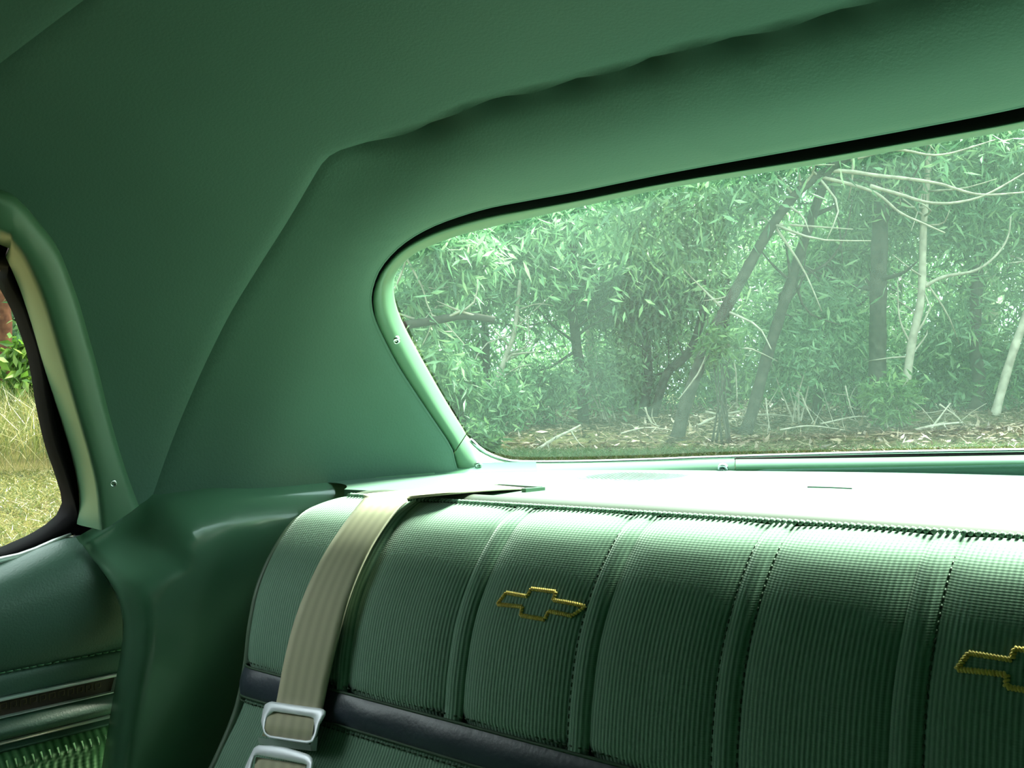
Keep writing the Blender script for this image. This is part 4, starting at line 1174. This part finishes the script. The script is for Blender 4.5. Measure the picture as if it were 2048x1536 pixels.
# fallen branches on the bank
FB = [([(1075, 918), (1110, 895), (1140, 880), (1162, 868)], 9.4, .020, 'pale broken branch lying on the bank at lower left'), ([(1085, 905), (1120, 902), (1150, 905)], 9.4, .008, 'thin pale stick beside the broken branch on the bank'),
      ([(930, 850), (960, 842), (985, 836)], 9.6, .012, 'short brown stick at the window corner'), ([(1385, 815), (1440, 790), (1500, 778), (1520, 770)], 10.8, .016, 'long pale stick between the two leaning trunks'),
      ([(1830, 838), (1870, 828), (1925, 822)], 10.0, .018, 'pale bough lying right of the slim pale trunk'), ([(1860, 828), (1885, 795), (1900, 775)], 10.0, .012, 'upright fork of the pale bough'),
      ([(1880, 845), (1915, 870), (1930, 890)], 10.0, .010, 'thin stick below the pale bough'), ([(1600, 765), (1615, 800), (1630, 830)], 10.6, .010, 'thin stick leaning by the short dark stem'),
      ([(1530, 760), (1535, 800), (1540, 828)], 10.4, .010, 'thin upright dead stick right of the second leaning trunk'), ([(1410, 790), (1470, 800), (1540, 795), (1620, 805)], 11.2, .014, 'grey stick lying across the litter behind the leaning trunks'),
      ([(1240, 850), (1290, 838), (1340, 842)], 10.4, .010, 'short pale stick on the litter left of the dark leaning trunk'), ([(1290, 808), (1302, 838), (1330, 850)], 10.8, .010, 'curved pale stick left of the dark leaning trunk'),
      ([(1690, 760), (1700, 800), (1712, 830)], 10.8, .009, 'thin dead stick under the leafy shrub'), ([(1640, 835), (1720, 820), (1790, 832)], 10.6, .011, 'long thin stick lying before the slim pale trunk'),
      ([(1560, 850), (1620, 842), (1700, 852)], 10.1, .009, 'thin pale stick near the foot of the window')]
for P, D, r_, lab in FB:
    Q = np.array(px(P, D))
    g_ = np.array([gz(q[0], q[1]) for q in Q]); low = (Q[:, 2] - g_).min(); Q[:, 2] -= min(low - .01, .25) if low > .01 else low - .01
    V, F = limb(list(Q), r_, r_ * .5, 7); V2, F2 = twigs(list(Q), 4, .35, r_ * .4, RNG)[0]
    o = mesh('fallen_branch', *merge([(V, F)] + twigs(list(Q), 4, .3, r_ * .4, RNG)), M_STICK)
    tag(o, lab, 'branch', 'fallen branches on the bank')

def scatter(n, a0, a1, d0, d1, rng):
    az = np.radians(rng.uniform(a0, a1, n)); d = np.sqrt(rng.uniform(d0 ** 2, d1 ** 2, n))
    x, y = d * np.sin(az), d * np.cos(az)
    return np.stack([x, y, gz(x, y)], 1)
def blades(P, h, w, rng, lean=.35):
    n = len(P); D = unit(np.stack([rng.normal(size=n) * lean, rng.normal(size=n) * lean, np.ones(n)], 1))
    S = unit(np.cross(D, rng.normal(size=(n, 3)))); hh = h * rng.uniform(.5, 1.3, n)[:, None]
    mid = P + D * hh * .55; tip = P + D * hh + np.stack([D[:, 0], D[:, 1], -np.abs(rng.normal(size=n)) * .25], 1) * hh * .5
    V = np.stack([P - S * w, mid - S * w * .6, tip, mid + S * w * .6], 1)
    V[:, 0] = P - S * w * .2
    return V.reshape(-1, 3), np.arange(4 * n).reshape(n, 4), np.repeat(np.clip(rng.normal(.5, .27, n), 0, 1), 4)
rng = np.random.default_rng(5)
V, F, ti = blades(scatter(60000, -84, -48, 5.0, 8.9, rng), .075, .0045, rng, .8)
tag(mesh('mown_grass', V, F, M_GRASS, smooth=False, tint=ti), 'short sunlit grass outside the side window', 'grass', kind='stuff')
V, F, ti = blades(scatter(16000, -84, -48, 8.7, 11.5, rng), .55, .005, rng, .35)
tag(mesh('tall_grass', V, F, M_GRASS, smooth=False, tint=ti), 'tall dry grass at the edge of the wood outside the side window', 'grass', kind='stuff')
V, F, ti = blades(scatter(24000, -48, 12, 8.0, 9.25, rng), .11, .005, rng, .6)
tag(mesh('verge_grass', V, F, M_VERGE, smooth=False, tint=ti), 'short green grass along the foot of the bank behind the car', 'grass', kind='stuff')
P = scatter(46000, -50, 20, 9.2, 17, rng); P[:, 2] += rng.uniform(0, .04, len(P))
n = len(P); D_ = unit(rng.normal(size=(n, 3)) * np.array([1, 1, .25])); S_ = unit(np.cross(D_, rng.normal(size=(n, 3)) * .3 + np.array([0, 0, 1])))
l = rng.uniform(.04, .22, n)[:, None]; w = np.where(rng.random(n) < .5, .006, .02)[:, None] * rng.uniform(.6, 1.2, n)[:, None]
V = np.stack([P - D_ * l * .5, P + S_ * w, P + D_ * l * .5, P - S_ * w], 1).reshape(-1, 3)
tag(mesh('leaf_litter', V, np.arange(4 * n).reshape(n, 4), M_LITTER, smooth=False, tint=np.repeat(np.clip(rng.normal(.45, .28, n), 0, 1), 4)), 'brown leaf litter and twigs covering the floor of the wood', 'leaf litter', kind='stuff')
